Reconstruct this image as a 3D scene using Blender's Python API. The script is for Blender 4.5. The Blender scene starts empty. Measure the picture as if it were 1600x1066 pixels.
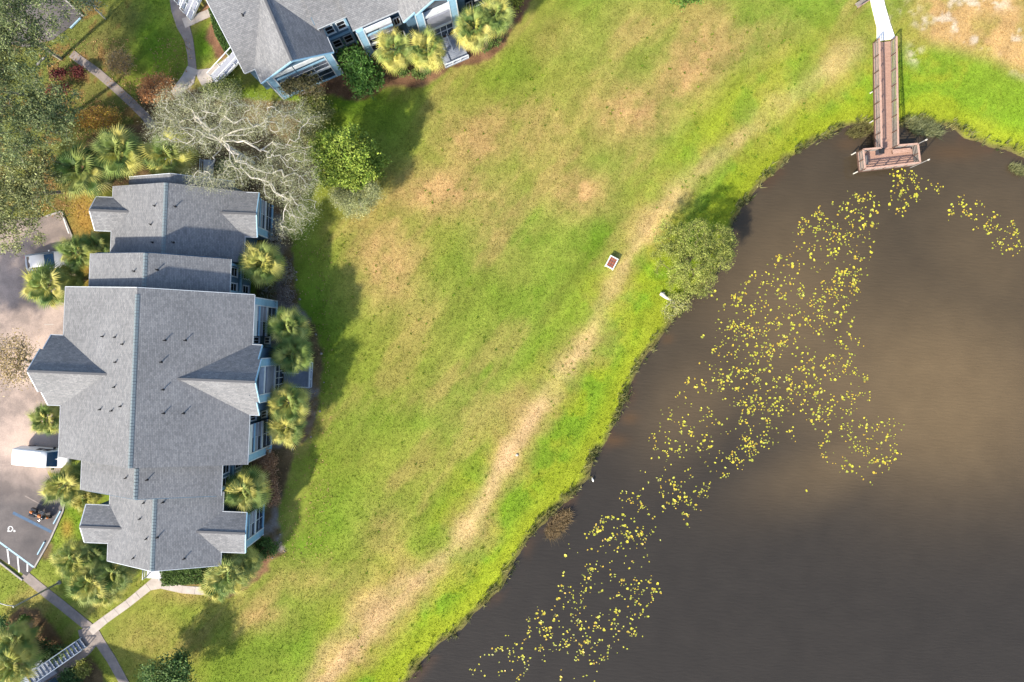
import bpy, math, random
import numpy as np
from mathutils import Vector, Matrix

# ------------------------------------------------------------------ camera, world, sun, exposure
scene = bpy.context.scene
COL = scene.collection
K = 0.07                       # metres of ground per reference unit
CAM_H = 800 * K * 24 / 18      # height of the drone above the lawn
cam_d = bpy.data.cameras.new('Camera'); cam = bpy.data.objects.new('Camera', cam_d); COL.objects.link(cam)
cam.location = (0, 0, CAM_H); cam.rotation_euler = (0, 0, 0)
cam_d.sensor_width = 36; cam_d.lens = 24; cam_d.clip_end = 3000; cam_d.clip_start = 0.5
scene.camera = cam
SUN_EL, SUN_AZ = math.radians(35), math.radians(50)      # light travels towards +x+y
S = Vector((-math.cos(SUN_EL) * math.cos(SUN_AZ), -math.cos(SUN_EL) * math.sin(SUN_AZ), math.sin(SUN_EL)))
world = bpy.data.worlds.new('World'); scene.world = world; world.use_nodes = True
wn = world.node_tree; wn.nodes.clear()
sky = wn.nodes.new('ShaderNodeTexSky'); sky.sky_type = 'NISHITA'; sky.sun_disc = False
sky.sun_elevation = SUN_EL; sky.sun_rotation = math.atan2(S.x, S.y); sky.dust_density = 1.5; sky.air_density = 1.0; sky.ozone_density = 1.0
bg = wn.nodes.new('ShaderNodeBackground'); bg.inputs['Strength'].default_value = 0.15
wo = wn.nodes.new('ShaderNodeOutputWorld')
wn.links.new(sky.outputs[0], bg.inputs[0]); wn.links.new(bg.outputs[0], wo.inputs[0])
sun_d = bpy.data.lights.new('Sun', 'SUN'); sun_d.energy = 4.2; sun_d.angle = math.radians(2.0); sun_d.color = (1, .92, .78)
sun = bpy.data.objects.new('Sun', sun_d); COL.objects.link(sun)
sun.rotation_euler = (-S).to_track_quat('-Z', 'Y').to_euler(); sun.location = (-60, -70, 90)
vs = scene.view_settings; vs.view_transform = 'Standard'; vs.look = 'None'; vs.exposure = 1.16; vs.gamma = 1
scene.cycles.max_bounces = 6; scene.cycles.diffuse_bounces = 3; scene.cycles.transparent_max_bounces = 6
scene.cycles.caustics_reflective = False; scene.cycles.caustics_refractive = False

# ------------------------------------------------------------------ helpers
R = math.radians
rnd = random.Random(7)

def P(px, py, h=0.0):
    s = 1 - h / CAM_H
    return Vector(((px - 800) * K * s, (533 - py) * K * s, h))

def link(o):
    COL.objects.link(o); return o

def tag(o, label=None, cat=None, group=None, kind=None):
    if label: o['label'] = label
    if cat: o['category'] = cat
    if group: o['group'] = group
    if kind: o['kind'] = kind
    return o

def empty(name, loc=(0, 0, 0), rz=0.0):
    o = bpy.data.objects.new(name, None); o.location = loc; o.rotation_euler = (0, 0, rz); o.empty_display_size = .3
    return link(o)

def np_mesh(name, verts, faces, mats=(), fmat=None, col=None, uv=None, smooth=False):
    """verts Nx3, faces list or an NxK array"""
    me = bpy.data.meshes.new(name)
    if isinstance(faces, np.ndarray):
        v = np.asarray(verts, dtype=np.float32); n, k = faces.shape
        me.vertices.add(len(v)); me.vertices.foreach_set('co', v.ravel())
        me.loops.add(n * k); me.loops.foreach_set('vertex_index', faces.astype(np.int32).ravel())
        me.polygons.add(n); me.polygons.foreach_set('loop_start', np.arange(0, n * k, k, dtype=np.int32))
        me.update(calc_edges=True)
    else:
        me.from_pydata([tuple(p) for p in verts], [], faces); me.update()
    for m in mats: me.materials.append(m)
    if fmat is not None: me.polygons.foreach_set('material_index', np.asarray(fmat, dtype=np.int32))
    if col is not None:
        a = me.color_attributes.new('Col', 'FLOAT_COLOR', 'POINT')
        c = np.ones((len(me.vertices), 4), dtype=np.float32); c[:, :3] = col
        a.data.foreach_set('color', c.ravel())
    if uv is not None:
        l = me.uv_layers.new(name='UVMap'); l.data.foreach_set('uv', np.asarray(uv, dtype=np.float32).ravel())
    if smooth: me.polygons.foreach_set('use_smooth', np.ones(len(me.polygons), dtype=bool))
    return me

def obj(name, me, parent=None, loc=None):
    o = bpy.data.objects.new(name, me)
    if parent: o.parent = parent
    if loc is not None: o.location = loc
    return link(o)

def copy_tree(o, parent=None, name=None):
    c = o.copy(); COL.objects.link(c); c.parent = parent
    for ch in list(o.children): copy_tree(ch, c)
    return c

class MB:
    def __init__(s, off=(0, 0, 0)):
        s.v = []; s.f = []; s.m = []; s.off = Vector(off)
    def add(s, vs_, fs, m=0):
        b = len(s.v)
        s.v += [tuple(Vector(p) - s.off) for p in vs_]
        s.f += [tuple(i + b for i in f) for f in fs]; s.m += [m] * len(fs); return s
    def hexa(s, c, m=0):      # 4 bottom (ccw) + 4 top
        return s.add(c, [(3, 2, 1, 0), (4, 5, 6, 7), (0, 1, 5, 4), (1, 2, 6, 5), (2, 3, 7, 6), (3, 0, 4, 7)], m)
    def box(s, x0, x1, y0, y1, z0, z1, m=0):
        return s.hexa([(x0, y0, z0), (x1, y0, z0), (x1, y1, z0), (x0, y1, z0), (x0, y0, z1), (x1, y0, z1), (x1, y1, z1), (x0, y1, z1)], m)
    def obox(s, c, size, rz=0, m=0):
        a, b, h = size[0] / 2, size[1] / 2, size[2] / 2; cs, sn = math.cos(rz), math.sin(rz)
        def q(x, y, z): return (c[0] + x * cs - y * sn, c[1] + x * sn + y * cs, c[2] + z)
        return s.hexa([q(-a, -b, -h), q(a, -b, -h), q(a, b, -h), q(-a, b, -h), q(-a, -b, h), q(a, -b, h), q(a, b, h), q(-a, b, h)], m)
    def beam(s, p, q, w, h, m=0):
        p, q = Vector(p), Vector(q); d = (q - p).normalized()
        up = Vector((0, 0, 1)) if abs(d.z) < .95 else Vector((0, 1, 0))
        sd = d.cross(up).normalized(); up = sd.cross(d).normalized()
        a, b = sd * w / 2, up * h / 2
        return s.hexa([p - a - b, p + a - b, q + a - b, q - a - b, p - a + b, p + a + b, q + a + b, q - a + b], m)
    def prism(s, poly, z0, z1, m=0):
        n = len(poly)
        A = sum(poly[i][0] * poly[(i + 1) % n][1] - poly[(i + 1) % n][0] * poly[i][1] for i in range(n))
        if A < 0: poly = poly[::-1]
        vs_ = [(p[0], p[1], z0) for p in poly] + [(p[0], p[1], z1) for p in poly]
        fs = [tuple(range(n - 1, -1, -1)), tuple(range(n, 2 * n))] + [(i, (i + 1) % n, (i + 1) % n + n, i + n) for i in range(n)]
        return s.add(vs_, fs, m)
    def slab(s, pts, t, m=0):      # polygon in space, thickened straight down
        n = len(pts); pts = [Vector(p) for p in pts]
        nz = sum(pts[i].x * pts[(i + 1) % n].y - pts[(i + 1) % n].x * pts[i].y for i in range(n))
        if nz < 0: pts = pts[::-1]
        vs_ = pts + [p - Vector((0, 0, t)) for p in pts]
        fs = [tuple(range(n)), tuple(range(2 * n - 1, n - 1, -1))] + [(i + n, (i + 1) % n + n, (i + 1) % n, i) for i in range(n)]
        return s.add(vs_, fs, m)
    def tube(s, pts, rad, n=6, m=0, cap=True):
        pts = [Vector(p) for p in pts]; vs_ = []; fs = []
        for i, p in enumerate(pts):
            d = (pts[min(i + 1, len(pts) - 1)] - pts[max(i - 1, 0)]).normalized()
            a = d.cross(Vector((0, 0, 1)) if abs(d.z) < .9 else Vector((1, 0, 0))).normalized(); b = d.cross(a)
            r = rad[i] if hasattr(rad, '__len__') else rad
            for k in range(n):
                t = 2 * math.pi * k / n; vs_.append(p + a * r * math.cos(t) + b * r * math.sin(t))
        for i in range(len(pts) - 1):
            for k in range(n):
                k2 = (k + 1) % n; fs.append((i * n + k, i * n + k2, (i + 1) * n + k2, (i + 1) * n + k))
        if cap: fs += [tuple(range(n - 1, -1, -1)), tuple(range((len(pts) - 1) * n, len(pts) * n))]
        return s.add(vs_, fs, m)
    def build(s, name, mats, parent=None, smooth=False, loc=None):
        if not isinstance(mats, (list, tuple)): mats = [mats]
        me = np_mesh(name, s.v, s.f, mats, s.m, smooth=smooth)
        return obj(name, me, parent, loc)

# ------------------------------------------------------------------ materials
M = {}
def nodes_of(name):
    m = bpy.data.materials.new(name); m.use_nodes = True; M[name] = m
    nt = m.node_tree; b = nt.nodes['Principled BSDF']; return m, nt, b

def mat(name, c, rough=.8, c2=None, scale=3.0, bump=0.0, bscale=None, metal=0.0, spec=.3, detail=5, space='Object', stretch=None):
    m, nt, b = nodes_of(name)
    b.inputs['Roughness'].default_value = rough; b.inputs['Metallic'].default_value = metal
    b.inputs['Specular IOR Level'].default_value = spec
    tc = nt.nodes.new('ShaderNodeTexCoord'); src = tc.outputs[space]
    if stretch:
        mp = nt.nodes.new('ShaderNodeMapping'); mp.inputs['Scale'].default_value = stretch
        nt.links.new(src, mp.inputs[0]); src = mp.outputs[0]
    c2 = c2 or tuple(x * .75 for x in c)
    n = nt.nodes.new('ShaderNodeTexNoise'); n.inputs['Scale'].default_value = scale; n.inputs['Detail'].default_value = detail
    n.inputs['Roughness'].default_value = .65
    nt.links.new(src, n.inputs['Vector'])
    cr = nt.nodes.new('ShaderNodeValToRGB'); cr.color_ramp.elements[0].position = .3; cr.color_ramp.elements[1].position = .7
    cr.color_ramp.elements[0].color = (*c2, 1); cr.color_ramp.elements[1].color = (*c, 1)
    nt.links.new(n.outputs['Fac'], cr.inputs[0]); nt.links.new(cr.outputs[0], b.inputs['Base Color'])
    if bump:
        n2 = nt.nodes.new('ShaderNodeTexNoise'); n2.inputs['Scale'].default_value = bscale or scale * 4; n2.inputs['Detail'].default_value = 4
        nt.links.new(src, n2.inputs['Vector'])
        bp = nt.nodes.new('ShaderNodeBump'); bp.inputs['Strength'].default_value = bump; bp.inputs['Distance'].default_value = .05
        nt.links.new(n2.outputs['Fac'], bp.inputs['Height']); nt.links.new(bp.outputs[0], b.inputs['Normal'])
    return m

def col_mat(name, rough=.8, translucent=0.0, noise=0.0, nscale=8.0, spec=.25, bump=0.0, info=0.0):
    """colour comes from the mesh's own Col attribute, with fine procedural mottling"""
    m, nt, b = nodes_of(name); b.inputs['Roughness'].default_value = rough; b.inputs['Specular IOR Level'].default_value = spec
    at = nt.nodes.new('ShaderNodeAttribute'); at.attribute_name = 'Col'; c = at.outputs['Color']
    if noise:
        geo = nt.nodes.new('ShaderNodeNewGeometry')
        for sc_, st in ((nscale, noise), (nscale * .27, noise * .6)):
            n = nt.nodes.new('ShaderNodeTexNoise'); n.inputs['Scale'].default_value = sc_; n.inputs['Detail'].default_value = 6
            n.inputs['Roughness'].default_value = .75
            nt.links.new(geo.outputs['Position'], n.inputs['Vector'])
            mr = nt.nodes.new('ShaderNodeMapRange'); mr.inputs['From Min'].default_value = .25; mr.inputs['From Max'].default_value = .75
            mr.inputs['To Min'].default_value = 1 - st; mr.inputs['To Max'].default_value = 1 + st
            nt.links.new(n.outputs['Fac'], mr.inputs['Value'])
            mx = nt.nodes.new('ShaderNodeMix'); mx.data_type = 'RGBA'; mx.blend_type = 'MULTIPLY'; mx.inputs['Factor'].default_value = 1
            nt.links.new(c, mx.inputs['A']); nt.links.new(mr.outputs[0], mx.inputs['B']); c = mx.outputs['Result']
            if bump and sc_ == nscale:
                bp = nt.nodes.new('ShaderNodeBump'); bp.inputs['Strength'].default_value = bump; bp.inputs['Distance'].default_value = .08
                nt.links.new(n.outputs['Fac'], bp.inputs['Height']); nt.links.new(bp.outputs[0], b.inputs['Normal'])
    nt.links.new(c, b.inputs['Base Color'])
    if translucent:
        tr = nt.nodes.new('ShaderNodeBsdfTranslucent'); nt.links.new(c, tr.inputs[0])
        mxs = nt.nodes.new('ShaderNodeMixShader'); mxs.inputs[0].default_value = translucent
        out = nt.nodes['Material Output']
        nt.links.new(b.outputs[0], mxs.inputs[1]); nt.links.new(tr.outputs[0], mxs.inputs[2]); nt.links.new(mxs.outputs[0], out.inputs[0])
    return m

def random_mat(name, cols, rough=.6, translucent=.25, noise_scale=1.5):
    """each object picks its own shade from a ramp"""
    m, nt, b = nodes_of(name); b.inputs['Roughness'].default_value = rough; b.inputs['Specular IOR Level'].default_value = .3
    oi = nt.nodes.new('ShaderNodeObjectInfo'); cr = nt.nodes.new('ShaderNodeValToRGB')
    els = cr.color_ramp.elements
    while len(els) < len(cols): els.new(.5)
    for i, c in enumerate(cols): els[i].position = i / max(1, len(cols) - 1); els[i].color = (*c, 1)
    nt.links.new(oi.outputs['Random'], cr.inputs[0])
    nt.links.new(cr.outputs[0], b.inputs['Base Color'])
    tr = nt.nodes.new('ShaderNodeBsdfTranslucent'); nt.links.new(cr.outputs[0], tr.inputs[0])
    mx = nt.nodes.new('ShaderNodeMixShader'); mx.inputs[0].default_value = translucent
    nt.links.new(b.outputs[0], mx.inputs[1]); nt.links.new(tr.outputs[0], mx.inputs[2]); nt.links.new(mx.outputs[0], nt.nodes['Material Output'].inputs[0])
    return m

def shingle_mat():
    m, nt, b = nodes_of('shingles'); b.inputs['Roughness'].default_value = .95; b.inputs['Specular IOR Level'].default_value = .15
    uv = nt.nodes.new('ShaderNodeUVMap'); uv.uv_map = 'UVMap'
    br = nt.nodes.new('ShaderNodeTexBrick'); br.inputs['Scale'].default_value = 1.0
    br.inputs['Brick Width'].default_value = .34; br.inputs['Row Height'].default_value = .15
    br.inputs['Mortar Size'].default_value = .012; br.inputs['Mortar Smooth'].default_value = .4; br.inputs['Bias'].default_value = 0
    br.inputs['Color1'].default_value = (.148, .15, .156, 1); br.inputs['Color2'].default_value = (.205, .205, .209, 1); br.inputs['Mortar'].default_value = (.10, .10, .105, 1)
    br.offset = .37
    nt.links.new(uv.outputs[0], br.inputs['Vector'])
    n = nt.nodes.new('ShaderNodeTexNoise'); n.inputs['Scale'].default_value = 3.2; n.inputs['Detail'].default_value = 7; n.inputs['Roughness'].default_value = .8
    nt.links.new(uv.outputs[0], n.inputs['Vector'])
    n3 = nt.nodes.new('ShaderNodeTexNoise'); n3.inputs['Scale'].default_value = .25; n3.inputs['Detail'].default_value = 3
    nt.links.new(uv.outputs[0], n3.inputs['Vector'])
    c = br.outputs['Color']
    for nn, lo, hi in ((n, .74, 1.28), (n3, .88, 1.1)):
        mr = nt.nodes.new('ShaderNodeMapRange'); mr.inputs['From Min'].default_value = .25; mr.inputs['From Max'].default_value = .75
        mr.inputs['To Min'].default_value = lo; mr.inputs['To Max'].default_value = hi
        nt.links.new(nn.outputs['Fac'], mr.inputs['Value'])
        mx = nt.nodes.new('ShaderNodeMix'); mx.data_type = 'RGBA'; mx.blend_type = 'MULTIPLY'; mx.inputs['Factor'].default_value = 1
        nt.links.new(c, mx.inputs['A']); nt.links.new(mr.outputs[0], mx.inputs['B']); c = mx.outputs['Result']
    nt.links.new(c, b.inputs['Base Color'])
    bp = nt.nodes.new('ShaderNodeBump'); bp.inputs['Strength'].default_value = .5; bp.inputs['Distance'].default_value = .02
    nt.links.new(br.outputs['Fac'], bp.inputs['Height']); bp.invert = True
    nt.links.new(bp.outputs[0], b.inputs['Normal'])

shingle_mat()
col_mat('ground', rough=.95, noise=.45, nscale=8.0, bump=.9, spec=.1)
col_mat('grass_blade', rough=.85, translucent=.4, spec=.1)
col_mat('leaf', rough=.65, translucent=.28, spec=.25)
mat('bark_grey', (.36, .33, .29), .9, (.20, .18, .155), 4, .4)
mat('bark_pale', (.56, .52, .47), .9, (.36, .33, .30), 5, .4)
mat('bark_brown', (.16, .115, .08), .9, (.09, .065, .05), 5, .4)
mat('palm_trunk', (.24, .20, .15), .9, (.12, .10, .08), 6, .6)
random_mat('frond_green', [(.07, .13, .03), (.20, .27, .06), (.36, .38, .11), (.12, .19, .045), (.30, .33, .09)], translucent=.15)
random_mat('frond_gold', [(.34, .35, .07), (.50, .47, .12), (.42, .38, .09), (.54, .49, .15)], translucent=.15)
random_mat('frond_dry', [(.30, .22, .12), (.22, .15, .08)], translucent=.1)
random_mat('pad', [(.32, .33, .035), (.44, .41, .04), (.50, .44, .04), (.46, .32, .035), (.36, .38, .05), (.52, .47, .09)], rough=.4, translucent=.05)
col_mat('pad_col', rough=.4, spec=.4)
mat('concrete', (.46, .40, .35), .9, (.33, .285, .25), 1.2, .3, 14)
mat('concrete_old', (.27, .225, .20), .9, (.18, .15, .135), 1.4, .3, 14)
mat('concrete_white', (.78, .76, .73), .85, (.66, .64, .60), 1.0, .2, 14)
mat('kerb', (.36, .33, .30), .9, (.25, .225, .21), 2, .3)
mat('paint_white', (.72, .72, .70), .7, (.50, .49, .48), 6)
mat('paint_blue', (.055, .11, .19), .7, (.04, .075, .13), 5)
mat('paint_paleblue', (.36, .52, .62), .7, (.24, .36, .44), 5)
mat('siding', (.085, .15, .215), .7, (.065, .12, .175), 2, .15, 8)
mat('trim_blue', (.26, .43, .56), .6, (.20, .35, .47), 2)
mat('trim_white', (.60, .63, .66), .55, (.46, .49, .52), 2)
mat('screen_grey', (.27, .28, .34), .6, (.20, .21, .26), 1.5)
mat('screen_dark', (.028, .045, .07), .25, (.014, .022, .035), 2, spec=.5)
mat('glass', (.012, .018, .026), .08, (.008, .012, .018), 2, spec=.6)
mat('deck_grey', (.27, .295, .35), .7, (.20, .225, .28), 2, .2)
mat('floor_pale', (.56, .55, .56), .7, (.46, .45, .46), 2)
mat('ridge', (.17, .205, .22), .7, (.12, .15, .165), 8)
mat('gutter', (.40, .42, .44), .6, (.30, .32, .34), 3)
mat('tread_pale', (.36, .37, .42), .7, (.28, .29, .34), 3)
mat('vent_black', (.02, .02, .022), .6)
mat('wood_deck', (.40, .245, .185), .8, (.29, .17, .125), 2.5, .3, 12, stretch=(1, 6, 1))
mat('wood_rail', (.44, .29, .225), .75, (.33, .20, .15), 3, .3, 12)
mat('wood_dark', (.11, .065, .05), .8, (.07, .04, .03), 4)
mat('wood_grey', (.30, .26, .22), .85, (.20, .17, .15), 4, .3)
mat('pvc', (.52, .50, .45), .6, (.36, .34, .3), 5)
mat('car_silver', (.34, .34, .36), .35, (.30, .31, .33), 2, metal=.3, spec=.5)
mat('car_white', (.78, .78, .78), .3, (.75, .75, .75), 2, spec=.5)
mat('windshield', (.02, .06, .13), .05, (.015, .045, .10), 2, spec=.8)
mat('rubber', (.018, .018, .018), .8)
mat('chrome', (.55, .55, .56), .25, metal=.9)
mat('black_paint', (.015, .017, .022), .25, spec=.5)
mat('orange_paint', (.55, .17, .035), .4, (.42, .12, .03), 6)
mat('red_light', (.35, .02, .02), .3)
mat('lamp_lens', (.7, .72, .74), .2, spec=.5)
mat('metal_grey', (.33, .33, .33), .5, (.26, .26, .26), 4, metal=.4)
mat('stone_pale', (.55, .50, .44), .9, (.38, .34, .29), 6, .4)
mat('log', (.62, .58, .50), .9, (.42, .37, .30), 8, .5)
mat('feather', (.82, .82, .80), .8)
mat('rust_panel', (.30, .075, .035), .8, (.17, .045, .025), 5, .3)

# ------------------------------------------------------------------ noise, shore line, lawn colour
def vnoise(x, y, scale, seed):
    g = np.random.default_rng(seed).random((256, 256)); X = x / scale + 1000.0; Y = y / scale + 1000.0
    xi = np.floor(X).astype(int); yi = np.floor(Y).astype(int); fx = X - xi; fy = Y - yi
    fx = fx * fx * (3 - 2 * fx); fy = fy * fy * (3 - 2 * fy); xi &= 255; yi &= 255; x1 = (xi + 1) & 255; y1 = (yi + 1) & 255
    return (g[xi, yi] * (1 - fx) + g[x1, yi] * fx) * (1 - fy) + (g[xi, y1] * (1 - fx) + g[x1, y1] * fx) * fy
def fbm(x, y, scale, seed, o=4, gain=.55):
    t = 0; a = 1; w = 0
    for i in range(o): t = t + a * vnoise(x, y, scale / 2 ** i, seed + i * 13); w += a; a *= gain
    return t / w
def sstep(a, b, x):
    t = np.clip((x - a) / (b - a), 0, 1); return t * t * (3 - 2 * t)

WATER = -0.8
shore_px = [(2600, 60), (1900, 235), (1700, 262), (1640, 255), (1600, 245), (1581, 239), (1553, 231), (1525, 219), (1497, 205), (1465, 196), (1441, 190), (1411, 196), (1385, 203),
            (1365, 203), (1342, 197), (1322, 200), (1300, 211), (1262, 228), (1235, 245), (1210, 268), (1190, 290), (1168, 317), (1150, 345), (1138, 380), (1120, 420),
            (1100, 450), (1070, 475), (1047, 500), (1031, 530), (1010, 560), (987, 600), (970, 640), (950, 682), (932, 717), (912, 750), (886, 778), (851, 814), (820, 857), (781, 915), (752, 950),
            (723, 982), (684, 1013), (633, 1064), (580, 1130), (520, 1240), (480, 1500), (500, 2600)]
shore = np.array([P(x, y, WATER)[:2] for x, y in shore_px])
pond = np.vstack([shore, [[260, -200]], [[260, 20]]])

def seg_dist(x, y, pts, closed=False):
    d = np.full(x.shape, 1e9); n = len(pts)
    for i in range(n if closed else n - 1):
        a = pts[i]; b = pts[(i + 1) % n]; ab = b - a; L2 = ab @ ab
        t = np.clip(((x - a[0]) * ab[0] + (y - a[1]) * ab[1]) / L2, 0, 1)
        d = np.minimum(d, np.hypot(x - a[0] - t * ab[0], y - a[1] - t * ab[1]))
    return d
def inside(x, y, pts):
    r = np.zeros(x.shape, dtype=bool); n = len(pts)
    for i in range(n):
        a = pts[i]; b = pts[(i + 1) % n]
        c = ((a[1] > y) != (b[1] > y))
        with np.errstate(divide='ignore', invalid='ignore'):
            xx = (b[0] - a[0]) * (y - a[1]) / (b[1] - a[1] + 1e-12) + a[0]
        r ^= c & (x < xx)
    return r
def shore_d(x, y):             # metres inland (+) or out on the water (-)
    d = seg_dist(x, y, pond, True)
    d = np.where(inside(x, y, pond), -d, d)
    return d + (fbm(x, y, 2.5, 5, 3) - .5) * 1.1 * np.exp(-np.abs(d) / 4)
def height(x, y, d=None):
    d = shore_d(x, y) if d is None else d
    up = WATER + .10 * sstep(0, .35, d) + (-WATER - .10) * sstep(0, 7.5, d)
    dn = WATER - .35 * sstep(0, 1.0, -d) - 1.6 * sstep(.5, 9, -d)
    z = np.where(d > 0, up, dn)
    return z + (fbm(x, y, 5, 41, 3) - .5) * .10 * sstep(1.5, 8, d)
def hz(px, py):
    p = P(px, py); return float(height(np.array([p.x]), np.array([p.y]))[0])

def blob(x, y, px, py, rx, ry, rot=0):
    p = P(px, py); dx = (x - p.x) / (rx * K); dy = (y - p.y) / (ry * K)
    if rot: c, s_ = math.cos(R(rot)), math.sin(R(rot)); dx, dy = (x - p.x), (y - p.y); dx, dy = (dx * c + dy * s_) / (rx * K), (-dx * s_ + dy * c) / (ry * K)
    return np.exp(-(dx * dx + dy * dy))
def px_poly(pts): return np.array([P(a, b)[:2] for a, b in pts])

TRACK = px_poly([(1345, 70), (1262, 128), (1190, 188), (1120, 245), (1062, 300), (1008, 358), (975, 410), (945, 480), (908, 548), (872, 592), (832, 652), (792, 712), (752, 788), (736, 820), (690, 872), (632, 930), (572, 990), (522, 1045), (470, 1110)])
TRACK2 = px_poly([(1010, 365), (960, 440), (925, 500)])
TRACK3 = px_poly([(640, 905), (560, 960), (515, 1010), (480, 1066)])
MULCH = [px_poly(p) for p in (
    [(405, 300), (440, 330), (455, 380), (462, 440), (468, 480), (498, 520), (505, 570), (500, 620), (485, 680), (462, 705), (445, 760), (432, 800), (440, 850), (445, 862), (415, 885), (385, 885), (400, 840), (400, 700), (420, 560), (400, 440)],
    [(380, 110), (470, 150), (520, 150), (560, 158), (600, 140), (622, 132), (660, 138), (690, 122), (700, 105), (735, 100), (765, 95), (790, 70), (800, 45), (825, 15), (840, -20), (560, -20), (430, 60)],
    [(325, 0), (345, 0), (350, 60), (355, 95), (340, 90), (322, 60), (330, 30), (305, 25)],
    [(0, 985), (30, 945), (60, 952), (90, 990), (100, 1010), (75, 1030), (30, 1066), (0, 1066)],
    [(120, 1040), (140, 1028), (160, 1050), (165, 1075), (110, 1075)],
    [(215, 140), (260, 120), (330, 150), (480, 160), (500, 260), (460, 330), (400, 340), (300, 290), (200, 290), (120, 300), (100, 260), (150, 210), (225, 190)],
    [(230, 905), (330, 905), (400, 880), (425, 870), (420, 895), (370, 930), (330, 935), (320, 915), (250, 912)],
    [(60, 838), (85, 850), (75, 872), (58, 872)])]
LITTER_SHADE = [px_poly([(-60, -20), (130, -20), (215, 20), (190, 80), (200, 140), (240, 190), (130, 300), (110, 335), (60, 330), (-60, 330)]),
          px_poly([(100, 300), (145, 300), (160, 420), (112, 368), (98, 330)])]

C_ = lambda *a: np.array(a)
LUSH, BRIGHT, MID, DRY, WORN, DARK = C_(.098, .178, .012), C_(.20, .25, .012), C_(.172, .205, .032), C_(.35, .225, .092), C_(.48, .325, .165), C_(.055, .095, .02)
REDM, BROWN, SAND = C_(.16, .075, .05), C_(.11, .075, .04), C_(.50, .42, .32)

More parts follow.
